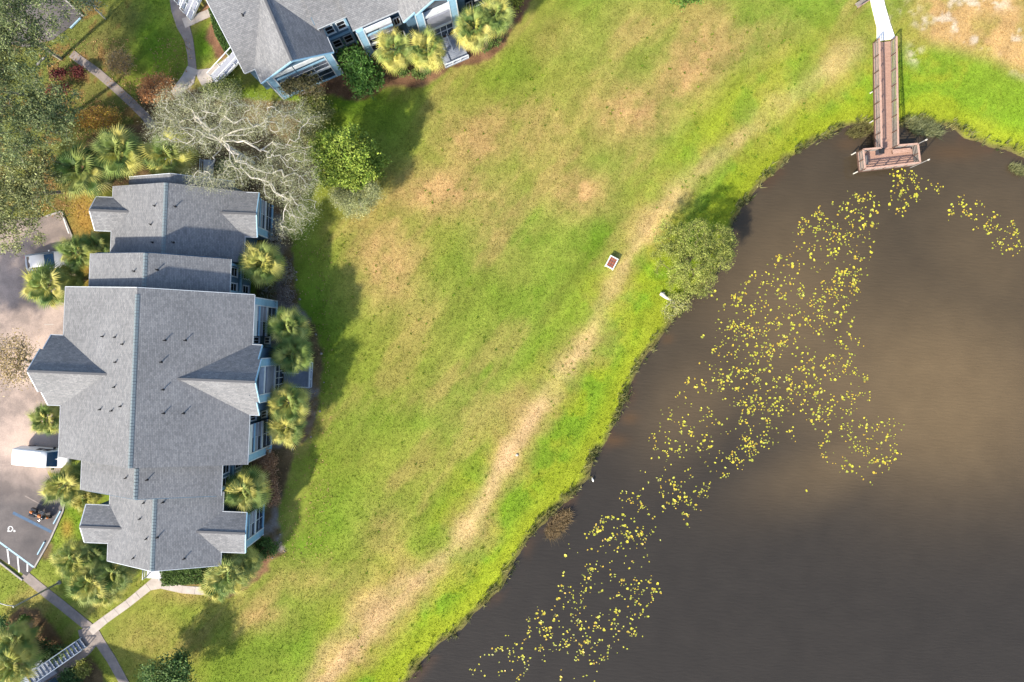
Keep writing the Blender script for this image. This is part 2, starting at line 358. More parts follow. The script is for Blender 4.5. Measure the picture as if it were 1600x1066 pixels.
def lawn_colour(x, y, d):
    def mix(c, t, f): return c + (t - c) * np.clip(f, 0, 1)[:, None]
    n1 = fbm(x, y, 9, 1, 5); n2 = fbm(x, y, 3.2, 2, 4); n3 = fbm(x, y, 1.0, 3, 3); n4 = fbm(x, y, 18, 4, 3)
    # slightly streaky mowing direction
    xr = (x * .6 + y * .8); yr = (-x * .8 + y * .6); ns = fbm(xr * .25, yr * 1.3, 1.6, 6, 3)
    c = np.tile(MID, (len(x), 1))
    c = mix(c, LUSH, sstep(.47, .66, n1) * .75 + sstep(.55, .75, n2) * .45)
    c = mix(c, C_(.19, .20, .03), sstep(.5, .7, n4) * .5)
    al = x * .64 + y * .77; ac = -x * .77 + y * .64; na = fbm(al * .4, ac * 1.15, 3.2, 21, 5)
    c = mix(c, DRY, sstep(.5, .74, na) * .42); c = mix(c, LUSH, sstep(.46, .28, na) * .35)
    dry = np.zeros(len(x))
    for a in ((745, 215, 70, 45, .8), (690, 300, 95, 42, .85), (600, 410, 55, 75, .75), (905, 300, 48, 38, .9), (1085, 110, 55, 95, .8, -35), (985, 175, 90, 55, .75), (770, 330, 45, 80, .5), (850, 210, 70, 60, .5),
              (600, 830, 40, 45, .5), (610, 925, 60, 45, .8, 40), (560, 1010, 70, 35, .6, 45), (1500, 75, 130, 55, .85), (1570, 115, 80, 38, .95), (1470, 95, 60, 40, .7), (1560, 20, 90, 40, .7), (1330, 95, 40, 40, .6), (410, 960, 40, 25, .6), (290, 925, 50, 18, .5), (470, 905, 60, 30, .35),
              (640, 470, 40, 70, .45), (700, 600, 60, 50, .2), (860, 60, 60, 40, .35), (1010, 40, 60, 40, .35), (1200, 60, 80, 40, .35), (230, 1000, 60, 40, .35), (1290, 230, 90, 20, 0)):
        dry = np.maximum(dry, blob(x, y, *a[:4], a[5] if len(a) > 5 else 0) * a[4])
    c = mix(c, DRY, dry * (.62 + 1.0 * (n3 - .2)) * 1.15)
    for a in ((600, 190, 70, 45, .55), (545, 160, 45, 16, .9), (240, 70, 40, 60, .9), (318, 72, 18, 30, 1), (590, 660, 60, 40, .5), (520, 800, 70, 50, .5), (700, 850, 60, 40, .5), (830, 560, 60, 60, .25), (750, 480, 60, 50, .3), (480, 440, 30, 90, .5), (720, 70, 40, 30, .4), (800, 90, 40, 30, .4), (1150, 290, 45, 25, .6), (480, 520, 40, 60, .4), (870, 400, 50, 40, .3)):
        c = mix(c, LUSH * 1.1, blob(x, y, *a[:4]) * a[4])
    for a in ((640, 560, 110, 60, .35), (740, 470, 90, 60, .3), (900, 450, 60, 60, .3), (620, 700, 90, 50, .3), (840, 90, 80, 60, .25)):
        c = mix(c, C_(.20, .20, .035), blob(x, y, *a[:4]) * a[4])
    # lush strip on the bank
    bank = sstep(13.5, 6.5, d + (n2 - .5) * 4)
    c = mix(c, BRIGHT, bank * .8); c = mix(c, LUSH * 1.2, bank * sstep(.42, .62, n2) * .75 * sstep(1.0, 3.5, d)); c = mix(c, C_(.235, .265, .018), bank * sstep(3.0, .8, d) * .6)
    pr = P(1440, 130); rightside = sstep(pr.x - 3, pr.x + 1, x) * sstep(7, 10, d)
    c = mix(c, DRY * 1.1, rightside * (.35 + .8 * sstep(.35, .6, n2)))
    sand = rightside * sstep(.62, .72, fbm(x, y, 2.2, 31, 4)) + sstep(.55, .72, n3 + n2 * .3) * (blob(x, y, 1418, 12, 16, 9) + blob(x, y, 1555, 5, 26, 10) + blob(x, y, 1430, 84, 12, 14) + blob(x, y, 1390, 32, 8, 8) * .7)
    c = mix(c, SAND, sand * .8)
    # trodden track
    for T, w, st in ((TRACK, 1.0, 1.0), (TRACK2, .8, .5), (TRACK3, 1.1, .5)):
        td = (seg_dist(x, y, T) + (n2 - .5) * 1.6 + (n3 - .5) * .9) / (.55 + 1.35 * fbm(x, y, 4.5, 19, 2))
        f = sstep(1.45 * w, .1 * w, td); g = sstep(3.3 * w, .6, td)
        k = .3 + 1.65 * (fbm(x, y, 5, 17, 3) - .25)
        if T is TRACK:       # faint in the far part, strong by the pond
            p0 = P(900, 545); k = np.clip(k, .2, 1.1) * (.58 + .42 * sstep(2.0, -3.0, y - p0.y))
        c = mix(c, DRY, g * .6 * st * k); c = mix(c, WORN, f * st * k * (.6 + n3 * .55))
    # mowing streaks and fine mottling
    nm = fbm(np.abs(d) * 1.1, al * .09, .9, 8, 3)
    c = c * (.84 + .32 * ns)[:, None] * (.84 + .32 * n3)[:, None] * (.86 + .28 * nm)[:, None]
    # leaf litter and painted-in shade beneath the oaks, mulch in the beds
    for L_ in LITTER_SHADE:
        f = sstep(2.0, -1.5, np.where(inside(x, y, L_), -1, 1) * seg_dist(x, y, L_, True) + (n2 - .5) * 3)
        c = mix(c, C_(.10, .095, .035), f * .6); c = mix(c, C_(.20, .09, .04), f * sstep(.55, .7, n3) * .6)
    o = blob(x, y, 128, 330, 22, 40) + blob(x, y, 140, 410, 14, 60) + blob(x, y, 105, 825, 10, 16) + blob(x, y, 140, 795, 16, 12)
    c = mix(c, C_(.34, .20, .045), o * .75)
    for i, L_ in enumerate(MULCH):
        f = sstep(.25, -.25, np.where(inside(x, y, L_), -1, 1) * seg_dist(x, y, L_, True) + (n3 - .5) * .7)
        red = {0: .25, 1: .95, 2: 1.3, 3: .5, 4: .4, 5: .35, 6: .8, 7: .1}[i]
        base = BROWN * (1 - min(red, 1)) * 1.15 + REDM * red
        c = mix(c, base, f * .9)
        c = c * (1 + f * (n3 - .5) * 1.2)[:, None]
        if i == 0: c = mix(c, C_(.22, .20, .19), f * sstep(.52, .68, n2) * .8)
    wet = sstep(.95, .15, d + (n3 - .5) * .8)
    c = mix(c, C_(.10, .075, .04), wet * .8)
    c = mix(c, C_(.075, .048, .028), sstep(.1, -.3, d))
    return np.clip(c, .004, .9)

def axis(lo, hi, step, far):
    a = np.arange(lo, hi + step / 2, step); out = []; s_ = step; q = hi
    while q < far: s_ *= 1.35; q += s_; out.append(q)
    o2 = []; s_ = step; q = lo
    while q > -far: s_ *= 1.35; q -= s_; o2.append(q)
    return np.concatenate([o2[::-1], a, out])
gx = axis(-60, 60, .24, 900); gy = axis(-41, 41, .24, 900)
GX, GY = np.meshgrid(gx, gy); fx_, fy_ = GX.ravel(), GY.ravel()
D = shore_d(fx_, fy_); Z = height(fx_, fy_, D)
nx, ny = len(gx), len(gy); ii = np.arange(nx * ny).reshape(ny, nx)
quads = np.stack([ii[:-1, :-1], ii[:-1, 1:], ii[1:, 1:], ii[1:, :-1]], -1).reshape(-1, 4)
ground = obj('ground', np_mesh('ground', np.stack([fx_, fy_, Z], 1), quads, [M['ground']], col=lawn_colour(fx_, fy_, D), smooth=True))
tag(ground, 'patchy mown lawn sloping to the pond with worn tan track', kind='structure')

# water
def water_mat():
    m, nt, b = nodes_of('water'); b.inputs['Roughness'].default_value = .06; b.inputs['IOR'].default_value = 1.33
    at = nt.nodes.new('ShaderNodeAttribute'); at.attribute_name = 'Col'; nt.links.new(at.outputs['Color'], b.inputs['Base Color'])
    geo = nt.nodes.new('ShaderNodeNewGeometry')
    mp = nt.nodes.new('ShaderNodeMapping'); mp.inputs['Rotation'].default_value = (0, 0, R(32)); mp.inputs['Scale'].default_value = (.6, 2.6, 1)
    nt.links.new(geo.outputs['Position'], mp.inputs[0])
    n = nt.nodes.new('ShaderNodeTexNoise'); n.inputs['Scale'].default_value = 1.6; n.inputs['Detail'].default_value = 3
    nt.links.new(mp.outputs[0], n.inputs['Vector'])
    bp = nt.nodes.new('ShaderNodeBump'); bp.inputs['Strength'].default_value = .28; bp.inputs['Distance'].default_value = .1
    nt.links.new(n.outputs['Fac'], bp.inputs['Height']); nt.links.new(bp.outputs[0], b.inputs['Normal'])
water_mat()
wx = np.concatenate([np.arange(-22, 60, .5), np.linspace(60.5, 260, 30)]); wy = np.concatenate([np.linspace(-200, -41, 25), np.arange(-40.5, 24, .5), np.linspace(24.5, 34, 8)])
WX, WY = np.meshgrid(wx, wy); a, b_ = WX.ravel(), WY.ravel(); wd = -shore_d(a, b_)
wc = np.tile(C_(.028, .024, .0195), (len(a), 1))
def wmix(c, t, f): return c + (t - c) * np.clip(f, 0, 1)[:, None]
nb = fbm(a, b_, 14, 61, 4)
brown_mask = 0 * a
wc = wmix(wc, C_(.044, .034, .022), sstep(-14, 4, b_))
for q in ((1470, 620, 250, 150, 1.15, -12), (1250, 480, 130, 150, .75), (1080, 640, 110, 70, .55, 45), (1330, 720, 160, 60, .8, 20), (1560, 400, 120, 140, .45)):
    brown_mask = np.maximum(brown_mask, blob(a, b_, *q[:4], q[5] if len(q) > 5 else 0) * q[4])
wc = wmix(wc, C_(.108, .076, .041), brown_mask * (.72 + .55 * nb))  # paler, warmer brown in placed patches of the water
wc = wmix(wc, C_(.06, .036, .021), sstep(1.6, .1, wd) * sstep(.45, .7, fbm(a, b_, 2.2, 64, 3)) * .7)
for q in ((958, 690, 24, 9, .5), (985, 655, 14, 9, .45), (1046, 530, 9, 7, .4), (1500, 235, 50, 14, .35), (1330, 222, 20, 10, .3)):
    wc = wmix(wc, C_(.10, .052, .02), blob(a, b_, *q[:4]) * q[4])
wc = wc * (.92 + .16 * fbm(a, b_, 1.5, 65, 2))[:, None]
n_x, n_y = len(wx), len(wy); ii = np.arange(n_x * n_y).reshape(n_y, n_x)
wq = np.stack([ii[:-1, :-1], ii[:-1, 1:], ii[1:, 1:], ii[1:, :-1]], -1).reshape(-1, 4)
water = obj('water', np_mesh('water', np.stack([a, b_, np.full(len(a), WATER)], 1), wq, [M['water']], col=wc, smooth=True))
tag(water, 'murky brown pond water with faint ripples', kind='structure')

# ------------------------------------------------------------------ paving
def paving(name, pts, material, z0=-.12, z1=.045, label=None):
    mb = MB(); mb.prism([tuple(P(*p)[:2]) for p in pts], z0, z1)
    return tag(mb.build(name, material), label, kind='structure')
def strip(name, line, w, material, z1=.05, joints=0, label=None, z0=-.12):
    """a walk laid in slabs along a line, saw joints left open between the slabs"""
    pts = [P(*p) for p in line]; L = []; Rr = []
    for i, p in enumerate(pts):
        d = (pts[min(i + 1, len(pts) - 1)] - pts[max(i - 1, 0)]); n = Vector((-d.y, d.x, 0)).normalized()
        ww = w[i] if hasattr(w, '__len__') else w
        L.append(p + n * ww * K / 2); Rr.append(p - n * ww * K / 2)
    root = None; step = 1.5
    base = MB(); base_any = False
    bm = MB()
    for i in range(len(pts) - 1):
        bm.slab([L[i] + Vector((0, 0, z1 - .02)), Rr[i] + Vector((0, 0, z1 - .02)), Rr[i + 1] + Vector((0, 0, z1 - .02)), L[i + 1] + Vector((0, 0, z1 - .02))], z1 - .02 - z0)
    root = tag(bm.build(name, material), label, kind='structure')
    for i in range(len(pts) - 1):
        n = max(1, round((pts[i + 1] - pts[i]).length / step)); g = .018 / (pts[i + 1] - pts[i]).length
        for k in range(n):
            t0, t1 = k / n + g, (k + 1) / n - g
            zz = Vector((0, 0, z1 + rnd.uniform(-.006, .006)))
            q = [L[i].lerp(L[i + 1], t0) + zz, Rr[i].lerp(Rr[i + 1], t0) + zz, Rr[i].lerp(Rr[i + 1], t1) + zz, L[i].lerp(L[i + 1], t1) + zz]
            MB().slab(q, .03).build('paving_slab', material, root)
    return root

def asphalt_mat():
    m, nt, b = nodes_of('asphalt'); b.inputs['Roughness'].default_value = .9; b.inputs['Specular IOR Level'].default_value = .2
    geo = nt.nodes.new('ShaderNodeNewGeometry')
    sx = nt.nodes.new('ShaderNodeSeparateXYZ'); nt.links.new(geo.outputs['Position'], sx.inputs[0])
    n = nt.nodes.new('ShaderNodeTexNoise'); n.inputs['Scale'].default_value = .22; n.inputs['Detail'].default_value = 6; n.inputs['Roughness'].default_value = .65
    nt.links.new(geo.outputs['Position'], n.inputs['Vector'])
    # older, sand-covered bay in the middle of the lot; newer dark asphalt to the south and north
    y1 = nt.nodes.new('ShaderNodeMapRange'); y1.inputs['From Min'].default_value = -18; y1.inputs['From Max'].default_value = -12
    y2 = nt.nodes.new('ShaderNodeMapRange'); y2.inputs['From Min'].default_value = 16; y2.inputs['From Max'].default_value = 9
    nt.links.new(sx.outputs['Y'], y1.inputs['Value']); nt.links.new(sx.outputs['Y'], y2.inputs['Value'])
    mu = nt.nodes.new('ShaderNodeMath'); mu.operation = 'MULTIPLY'; nt.links.new(y1.outputs[0], mu.inputs[0]); nt.links.new(y2.outputs[0], mu.inputs[1])
    n_ = nt.nodes.new('ShaderNodeMapRange'); n_.inputs['From Min'].default_value = .38; n_.inputs['From Max'].default_value = .58; n_.inputs['To Min'].default_value = .45
    nt.links.new(n.outputs['Fac'], n_.inputs['Value'])
    mu2 = nt.nodes.new('ShaderNodeMath'); mu2.operation = 'MULTIPLY'; nt.links.new(mu.outputs[0], mu2.inputs[0]); nt.links.new(n_.outputs[0], mu2.inputs[1])
    mx = nt.nodes.new('ShaderNodeMix'); mx.data_type = 'RGBA'; nt.links.new(mu2.outputs[0], mx.inputs['Factor'])
    cr = nt.nodes.new('ShaderNodeValToRGB'); cr.color_ramp.elements[0].position = .35; cr.color_ramp.elements[1].position = .7
    cr.color_ramp.elements[0].color = (.078, .07, .070, 1); cr.color_ramp.elements[1].color = (.155, .135, .128, 1)
    nt.links.new(n.outputs['Fac'], cr.inputs[0])
    mx.inputs['B'].default_value = (.43, .33, .275, 1); nt.links.new(cr.outputs[0], mx.inputs['A'])
    f = nt.nodes.new('ShaderNodeTexNoise'); f.inputs['Scale'].default_value = 12; f.inputs['Detail'].default_value = 5; nt.links.new(geo.outputs['Position'], f.inputs['Vector'])
    mr = nt.nodes.new('ShaderNodeMapRange'); mr.inputs['From Min'].default_value = .25; mr.inputs['From Max'].default_value = .75; mr.inputs['To Min'].default_value = .75; mr.inputs['To Max'].default_value = 1.2
    nt.links.new(f.outputs['Fac'], mr.inputs['Value'])
    m3 = nt.nodes.new('ShaderNodeMix'); m3.data_type = 'RGBA'; m3.blend_type = 'MULTIPLY'; m3.inputs['Factor'].default_value = 1
    nt.links.new(mx.outputs['Result'], m3.inputs['A']); nt.links.new(mr.outputs[0], m3.inputs['B'])
    nt.links.new(m3.outputs['Result'], b.inputs['Base Color'])
asphalt_mat()
LOT = [(-700, 250), (0, 345), (75, 338), (97, 331), (112, 368), (120, 430), (112, 520), (108, 620), (104, 700), (112, 745), (99, 797), (79, 842), (54, 886), (42, 900), (0, 872), (-700, 420)]
paving('parking_lot', LOT, M['asphalt'], label='sunlit asphalt parking lot beside the grey roofed building', z1=.07, z0=-.3)
paving('parking_lot', [(-300, -160), (60, -40), (131, 26), (84, 62), (40, 75), (-20, 60), (-300, 120)], M['asphalt'], label='shaded dark asphalt parking bay under the oaks', z1=.07, z0=-.3)
def kerb(line, label):
    mb = MB(); pts = [P(*p) for p in line]
    for a_, b2 in zip(pts[:-1], pts[1:]):
        d = (b2 - a_).normalized() * .001
        mb.beam(a_ + Vector((0, 0, .06)), b2 - d + Vector((0, 0, .06)), .16, .2)
    tag(mb.build('kerb', M['kerb']), label, kind='structure')
kerb([(72, 339), (97, 330.5), (113, 368), (121, 430)], 'concrete kerb by the silver car')
kerb([(108, 752), (99.5, 798), (79.5, 843), (54.5, 887)], 'concrete kerb beside the accessible bay')
kerb([(36, 906), (0, 878), (-60, 835)], 'concrete kerb along the striped loading zone')
kerb([(84, -16), (131.5, 26.5)], 'concrete kerb of the shaded bay')

strip('sidewalk', [(37, 897), (62, 918), (100, 948), (143, 983)], 15, M['concrete_old'], label='concrete walk from parking lot to the crossing')
strip('sidewalk', [(143, 983), (156, 1003), (174, 1030), (197, 1072), (220, 1120)], [19, 16, 15, 14, 14], M['concrete_old'], z1=.046, label='weathered concrete walk running past the yellow green bush')
strip('sidewalk', [(141, 987), (165, 968), (200, 943), (232, 917), (250, 908)], [14, 12, 12, 13, 24], M['concrete'], z1=.054, label='pale concrete walk from crossing to the building end')
strip('sidewalk', [(245, 912), (285, 921), (325, 924)], 12, M['concrete'], z1=.06, label='pale concrete walk along the clipped hedge')
paving('landing_pad', [(122, 985), (150, 975), (158, 1000), (140, 1022), (85, 1066), (60, 1066), (128, 1010)], M['concrete_old'], z1=.041, label='worn concrete landing at the foot of the blue stair')
strip('sidewalk', [(112, 84), (125, 94), (152, 113), (180, 137), (205, 160), (227, 182), (240, 200)], 13, M['concrete_old'], label='narrow concrete walk under the oak trees')
strip('sidewalk', [(270, -30), (277, 15), (286, 40), (295, 62), (299, 85), (301, 108)], [16, 19, 20, 14, 12, 13], M['concrete_old'], label='curving concrete walk past the white stairs')
strip('sidewalk', [(301, 106), (294, 125), (272, 148)], [16, 22, 14], M['concrete'], z1=.056, label='pale concrete walk ending at the moss oak')
paving('landing_pad', [(305, 110), (330, 107), (347, 96), (362, 84), (376, 98), (336, 128), (325, 143), (316, 135), (309, 122)], M['concrete'], z1=.062, label='pale concrete landing below the lower white stair')
strip('sidewalk', [(287, 37), (305, 30), (324, 22), (352, 8)], [16, 13, 12, 12], M['concrete'], z1=.064, label='pale concrete walk leading to the long hedge')
strip('sidewalk', [(1362, -40), (1372, 10), (1380, 40), (1384, 63)], [21, 20, 21, 29], M['concrete_white'], z1=.12, label='white concrete walk leading onto the boardwalk')

# painted markings
def mark(name, a_, b2, w, material, label, z=.074):
    mb = MB(); p, q = P(*a_), P(*b2); d = (q - p).normalized(); n = Vector((-d.y, d.x, 0)) * w / 2; zz = Vector((0, 0, z))
    mb.slab([p + n + zz, p - n + zz, q - n + zz, q + n + zz], .004)
    return tag(mb.build(name, material), label, 'road marking', 'painted lines of the parking lot')
mark('painted_line', (21, 801), (81, 831), .32, M['paint_blue'], 'wide blue line beside the motorcycle')
mark('painted_line', (-30, 825), (53, 886), .18, M['paint_paleblue'], 'pale blue border line of the striped loading zone')
for a_, b2, lb in (((12, 856), (15, 881), 'white stripe, third from the walk in the striped loading zone'), ((28, 868), (30.5, 894), 'white stripe, second from the walk in the striped loading zone'), ((43.5, 880), (43.5, 893), 'shortest white stripe in the loading zone, next to the walk')):
    mark('painted_stripe', a_, b2, .15, M['paint_white'], lb)
mark('painted_line', (40, 775), (66, 789), .09, M['concrete_old'], 'faint worn white bay line near the white van')
mark('painted_arrow', (70, 507), (84, 507), .10, M['concrete'], 'worn white floor mark near the grey roof edge')
# accessible symbol
wc_ = empty('wheelchair_symbol', P(17, 826)); tag(wc_, 'white painted wheelchair symbol on the dark asphalt', 'road marking')
def arc_band(mb, cx, cy, r0, r1, a0, a1, z, n=18):
    vs_ = []; 
    for k in range(n + 1):
        t = R(a0 + (a1 - a0) * k / n)
        vs_ += [(cx + r0 * math.cos(t), cy + r0 * math.sin(t), z), (cx + r1 * math.cos(t), cy + r1 * math.sin(t), z)]
    mb.add(vs_, [(2 * k, 2 * k + 1, 2 * k + 3, 2 * k + 2) for k in range(n)])
mb = MB(); arc_band(mb, 0, 0, .21, .29, -20, 250, .077); mb.build('wheel_arc', M['paint_white'], wc_)
mb = MB(); mb.box(-.30, .05, -.33, -.26, .074, .078); mb.beam((.05, -.3, .076), (.30, -.02, .076), .09, .004); mb.beam((-.3, -.3, .0775), (-.12, .1, .0775), .08, .002); mb.build('body_stroke', M['paint_white'], wc_)
mb = MB(); arc_band(mb, .44, -.25, 0, .11, 0, 360, .0765); mb.build('head_dot', M['paint_white'], wc_)

def wheel_stop(a_, b2, label, material):
    p, q = P(*a_), P(*b2); rt = empty('wheel_stop', (p + q) / 2 + Vector((0, 0, .07)), math.atan2(q.y - p.y, q.x - p.x)); L = (q - p).length
    mb = MB(); h = L / 2
    prof = [(-.09, 0), (-.06, .13), (.06, .13), (.09, 0)]
    for s_ in ((-h, h),):
        vs_ = [(x, y, z) for x in s_ for y, z in prof]
        mb.add(vs_, [(0, 1, 2, 3), (7, 6, 5, 4), (0, 4, 5, 1), (1, 5, 6, 2), (2, 6, 7, 3), (3, 7, 4, 0)])
    mb.build('stop_block', material, rt)
    for x in (-h * .6, h * .6): MB().tube([(x, 0, .12), (x, 0, .145)], .022, 6).build('anchor_pin', M['metal_grey'], rt)
    tag(rt, label, 'wheel stop', 'concrete wheel stops')
wheel_stop((85, 818), (96, 798), 'pale blue wheel stop in front of the motorcycle', M['paint_paleblue'])
wheel_stop((60, 866), (71, 846), 'pale blue wheel stop of the accessible bay', M['paint_paleblue'])
wheel_stop((101, 342), (109, 365), 'grey white wheel stop near the silver car', M['paint_white'])
wheel_stop((111, 45), (127, 29), 'pale blue wheel stop of the shaded bay', M['paint_paleblue'])
wheel_stop((58, 103), (70, 91), 'grey wheel stop half hidden under the oak crown', M['kerb'])

# ------------------------------------------------------------------ apartment building (shared design)
EAVE = 6.6
SECT = [  # u0, u1, v0, v1, ridge u, ridge h, eave h
    (-20.05, -1.2, -8.4, 8.55, -10.63, 10.7, EAVE),
    (-17.7, -3.7, 8.45, 12.0, -10.7, 9.45, EAVE),
    (-17.7, -3.7, -11.6, -8.3, -10.7, 9.45, EAVE),
    (-16.9, -3.2, 11.9, 19.2, -10.05, 7.45, 4.6),
    (-15.5, -4.0, -19.0, -11.5, -9.7, 7.75, 5.3),
    (-15.6, -4.7, 19.1, 20.3, -10.1, 6.5, 4.1)]
XG = [  # side, outer u, v0, v1, ridge v, ridge h, section, prow
    (1, -.2, -3.4, 3.55, 0.05, 9.2, 0, .4), (-1, -21.3, -3.25, 3.7, .2, 9.2, 0, .4),
    (1, -1.9, 14.6, 19.1, 16.8, 5.5, 3, .12), (-1, -18.6, 14.6, 18.0, 16.5, 5.5, 3, .1),
    (1, -1.5, -17.6, -13.55, -15.4, 6.2, 4, .25), (-1, -17.9, -17.2, -13.4, -15.45, 6.0, 4, .1)]
def sec_h(s_, u):
    u0, u1, v0, v1, ur, hr, he = s_
    return he + (hr - he) * ((u - u0) / (ur - u0) if u < ur else (u1 - u) / (u1 - ur))

def roof_mesh(faces3):
    """faces3: list of polygons (3 or 4 points, eave edge first); slab with slope-aligned UV"""
    V, F, UV = [], [], []
    for poly in faces3:
        pts = [Vector(p) for p in poly]; n = len(pts)
        N = (pts[1] - pts[0]).cross(pts[2] - pts[0])
        if N.z < 0: pts = pts[::-1]; N = -N
        N.normalize(); hdir = Vector((0, 0, 1)).cross(N).normalized(); sl = N.cross(hdir).normalized()
        b0 = len(V); V += pts + [p - Vector((0, 0, .16)) for p in pts]
        fs = [tuple(range(n)), tuple(range(2 * n - 1, n - 1, -1))] + [(i + n, (i + 1) % n + n, (i + 1) % n, i) for i in range(n)]
        for f in fs:
            F.append(tuple(i + b0 for i in f))
            for i in f: p = V[i + b0]; UV.append((p.dot(hdir) + 40, p.dot(sl) + 40))
    return V, F, UV
def roof_part(name, faces3, root):
    V, F, UV = roof_mesh(faces3)
    return obj(name, np_mesh(name, V, F, [M['shingles']], uv=UV), root)

def window(root, u, v0, v1, z0, z1, nv=2, nh=2, frame=None, d=.06):
    """window in a wall that faces +u"""
    fm = frame or M['trim_white']; mb = MB(); w = .1
    mb.box(u, u + d, v0, v0 + w, z0, z1); mb.box(u, u + d, v1 - w, v1, z0, z1)
    mb.box(u, u + d - .003, v0 + w, v1 - w, z0, z0 + w); mb.box(u, u + d - .003, v0 + w, v1 - w, z1 - w, z1)
    o = mb.build('window', fm, root)
    s_ = MB(); s_.box(u, u + d + .06, v0 - .05, v1 + .05, z0 - .07, z0 - .002); s_.build('sill', fm, o)
    for i in range(nv):
        for k in range(nh):
            a0 = v0 + w + (v1 - v0 - 2 * w) * i / nv; a1 = v0 + w + (v1 - v0 - 2 * w) * (i + 1) / nv
            b0 = z0 + w + (z1 - z0 - 2 * w) * k / nh; b1 = z0 + w + (z1 - z0 - 2 * w) * (k + 1) / nh
            g = .025
            MB().box(u + .002, u + d * .5, a0 + g, a1 - g, b0 + g, b1 - g).build('pane', M['glass'], o)
    mb = MB()
    for i in range(1, nv): a0 = v0 + w + (v1 - v0 - 2 * w) * i / nv; mb.box(u, u + d * .8, a0 - .025, a0 + .025, z0 + w, z1 - w)
    for k in range(1, nh): b0 = z0 + w + (z1 - z0 - 2 * w) * k / nh; mb.box(u, u + d * .86, v0 + w, v1 - w, b0 - .025, b0 + .025)
    if mb.v: mb.build('mullion', fm, o)

def porch(root, u, v0, v1, top, corner_v, south, q_=1.0):
    """two storeys of screened porch in a wall facing +u, wide corner board at corner_v"""
    cb = MB(); cw = .75
    c0, c1 = (corner_v - cw, corner_v) if not south else (corner_v, corner_v + cw)
    cb.box(u - .3, u + .10, c0, c1, 0, top); o = cb.build('corner_board', M['trim_blue'], root)
    e = MB(); ed = c0 if not south else c1
    e.box(u + .02, u + .13, ed - .05, ed + .05, 0, top); e2 = (c1 if not south else c0); e.box(u - .0, u + .13, e2 - .05, e2 + .05, 0, top); e.build('edge_trim', M['trim_white'], o)
    a0, a1 = (v0, c0 - .05) if not south else (c1 + .05, v1)
    for z0, z1, name, mt in ((5.75 * q_, top, 'header_beam', 'trim_white'), (4.95 * q_, 5.2 * q_, 'top_rail', 'trim_blue'), (2.75 * q_, 3.15 * q_, 'floor_band', 'trim_white'), (.0, .28, 'base_board', 'trim_blue')):
        MB().box(u - .06, u + .09, a0, a1, z0, z1).build(name, M[mt], root)
    for z0, z1, mt in ((3.15 * q_, 4.95 * q_, 'screen_grey'), (5.2 * q_, 5.75 * q_, 'screen_grey'), (.28, 2.75 * q_, 'screen_dark')):
        n = 1 if mt == 'screen_dark' else 1
        for k in range(2):
            b0, b1 = z0 + (z1 - z0) * k / 2 + .03, z0 + (z1 - z0) * (k + 1) / 2 - .03
            for q in range(2):
                w0, w1 = a0 + (a1 - a0) * q / 2 + .02, a0 + (a1 - a0) * (q + 1) / 2 - .02
                dark = mt == 'screen_dark' or (q == 0 and k == 0)
                MB().box(u - .05, u + .0, w0, w1, b0, b1).build('screen_panel', M['screen_dark' if dark else mt], root)
    mb = MB()
    for z0, z1 in ((3.15 * q_, 4.95 * q_), (.28, 2.75 * q_)):
        zm = (z0 + z1) / 2; mb.box(u - .05, u + .03, a0, a1, zm - .022, zm + .022)
        w0 = (a0 + a1) / 2; mb.box(u - .05, u + .035, w0 - .022, w0 + .022, z0, z1)
    mb.build('screen_frame', M['trim_white'], root)
    MB().box(u - .4, u - .12, a0, a1, 0, top - .05).build('porch_back', M['screen_dark'], root)

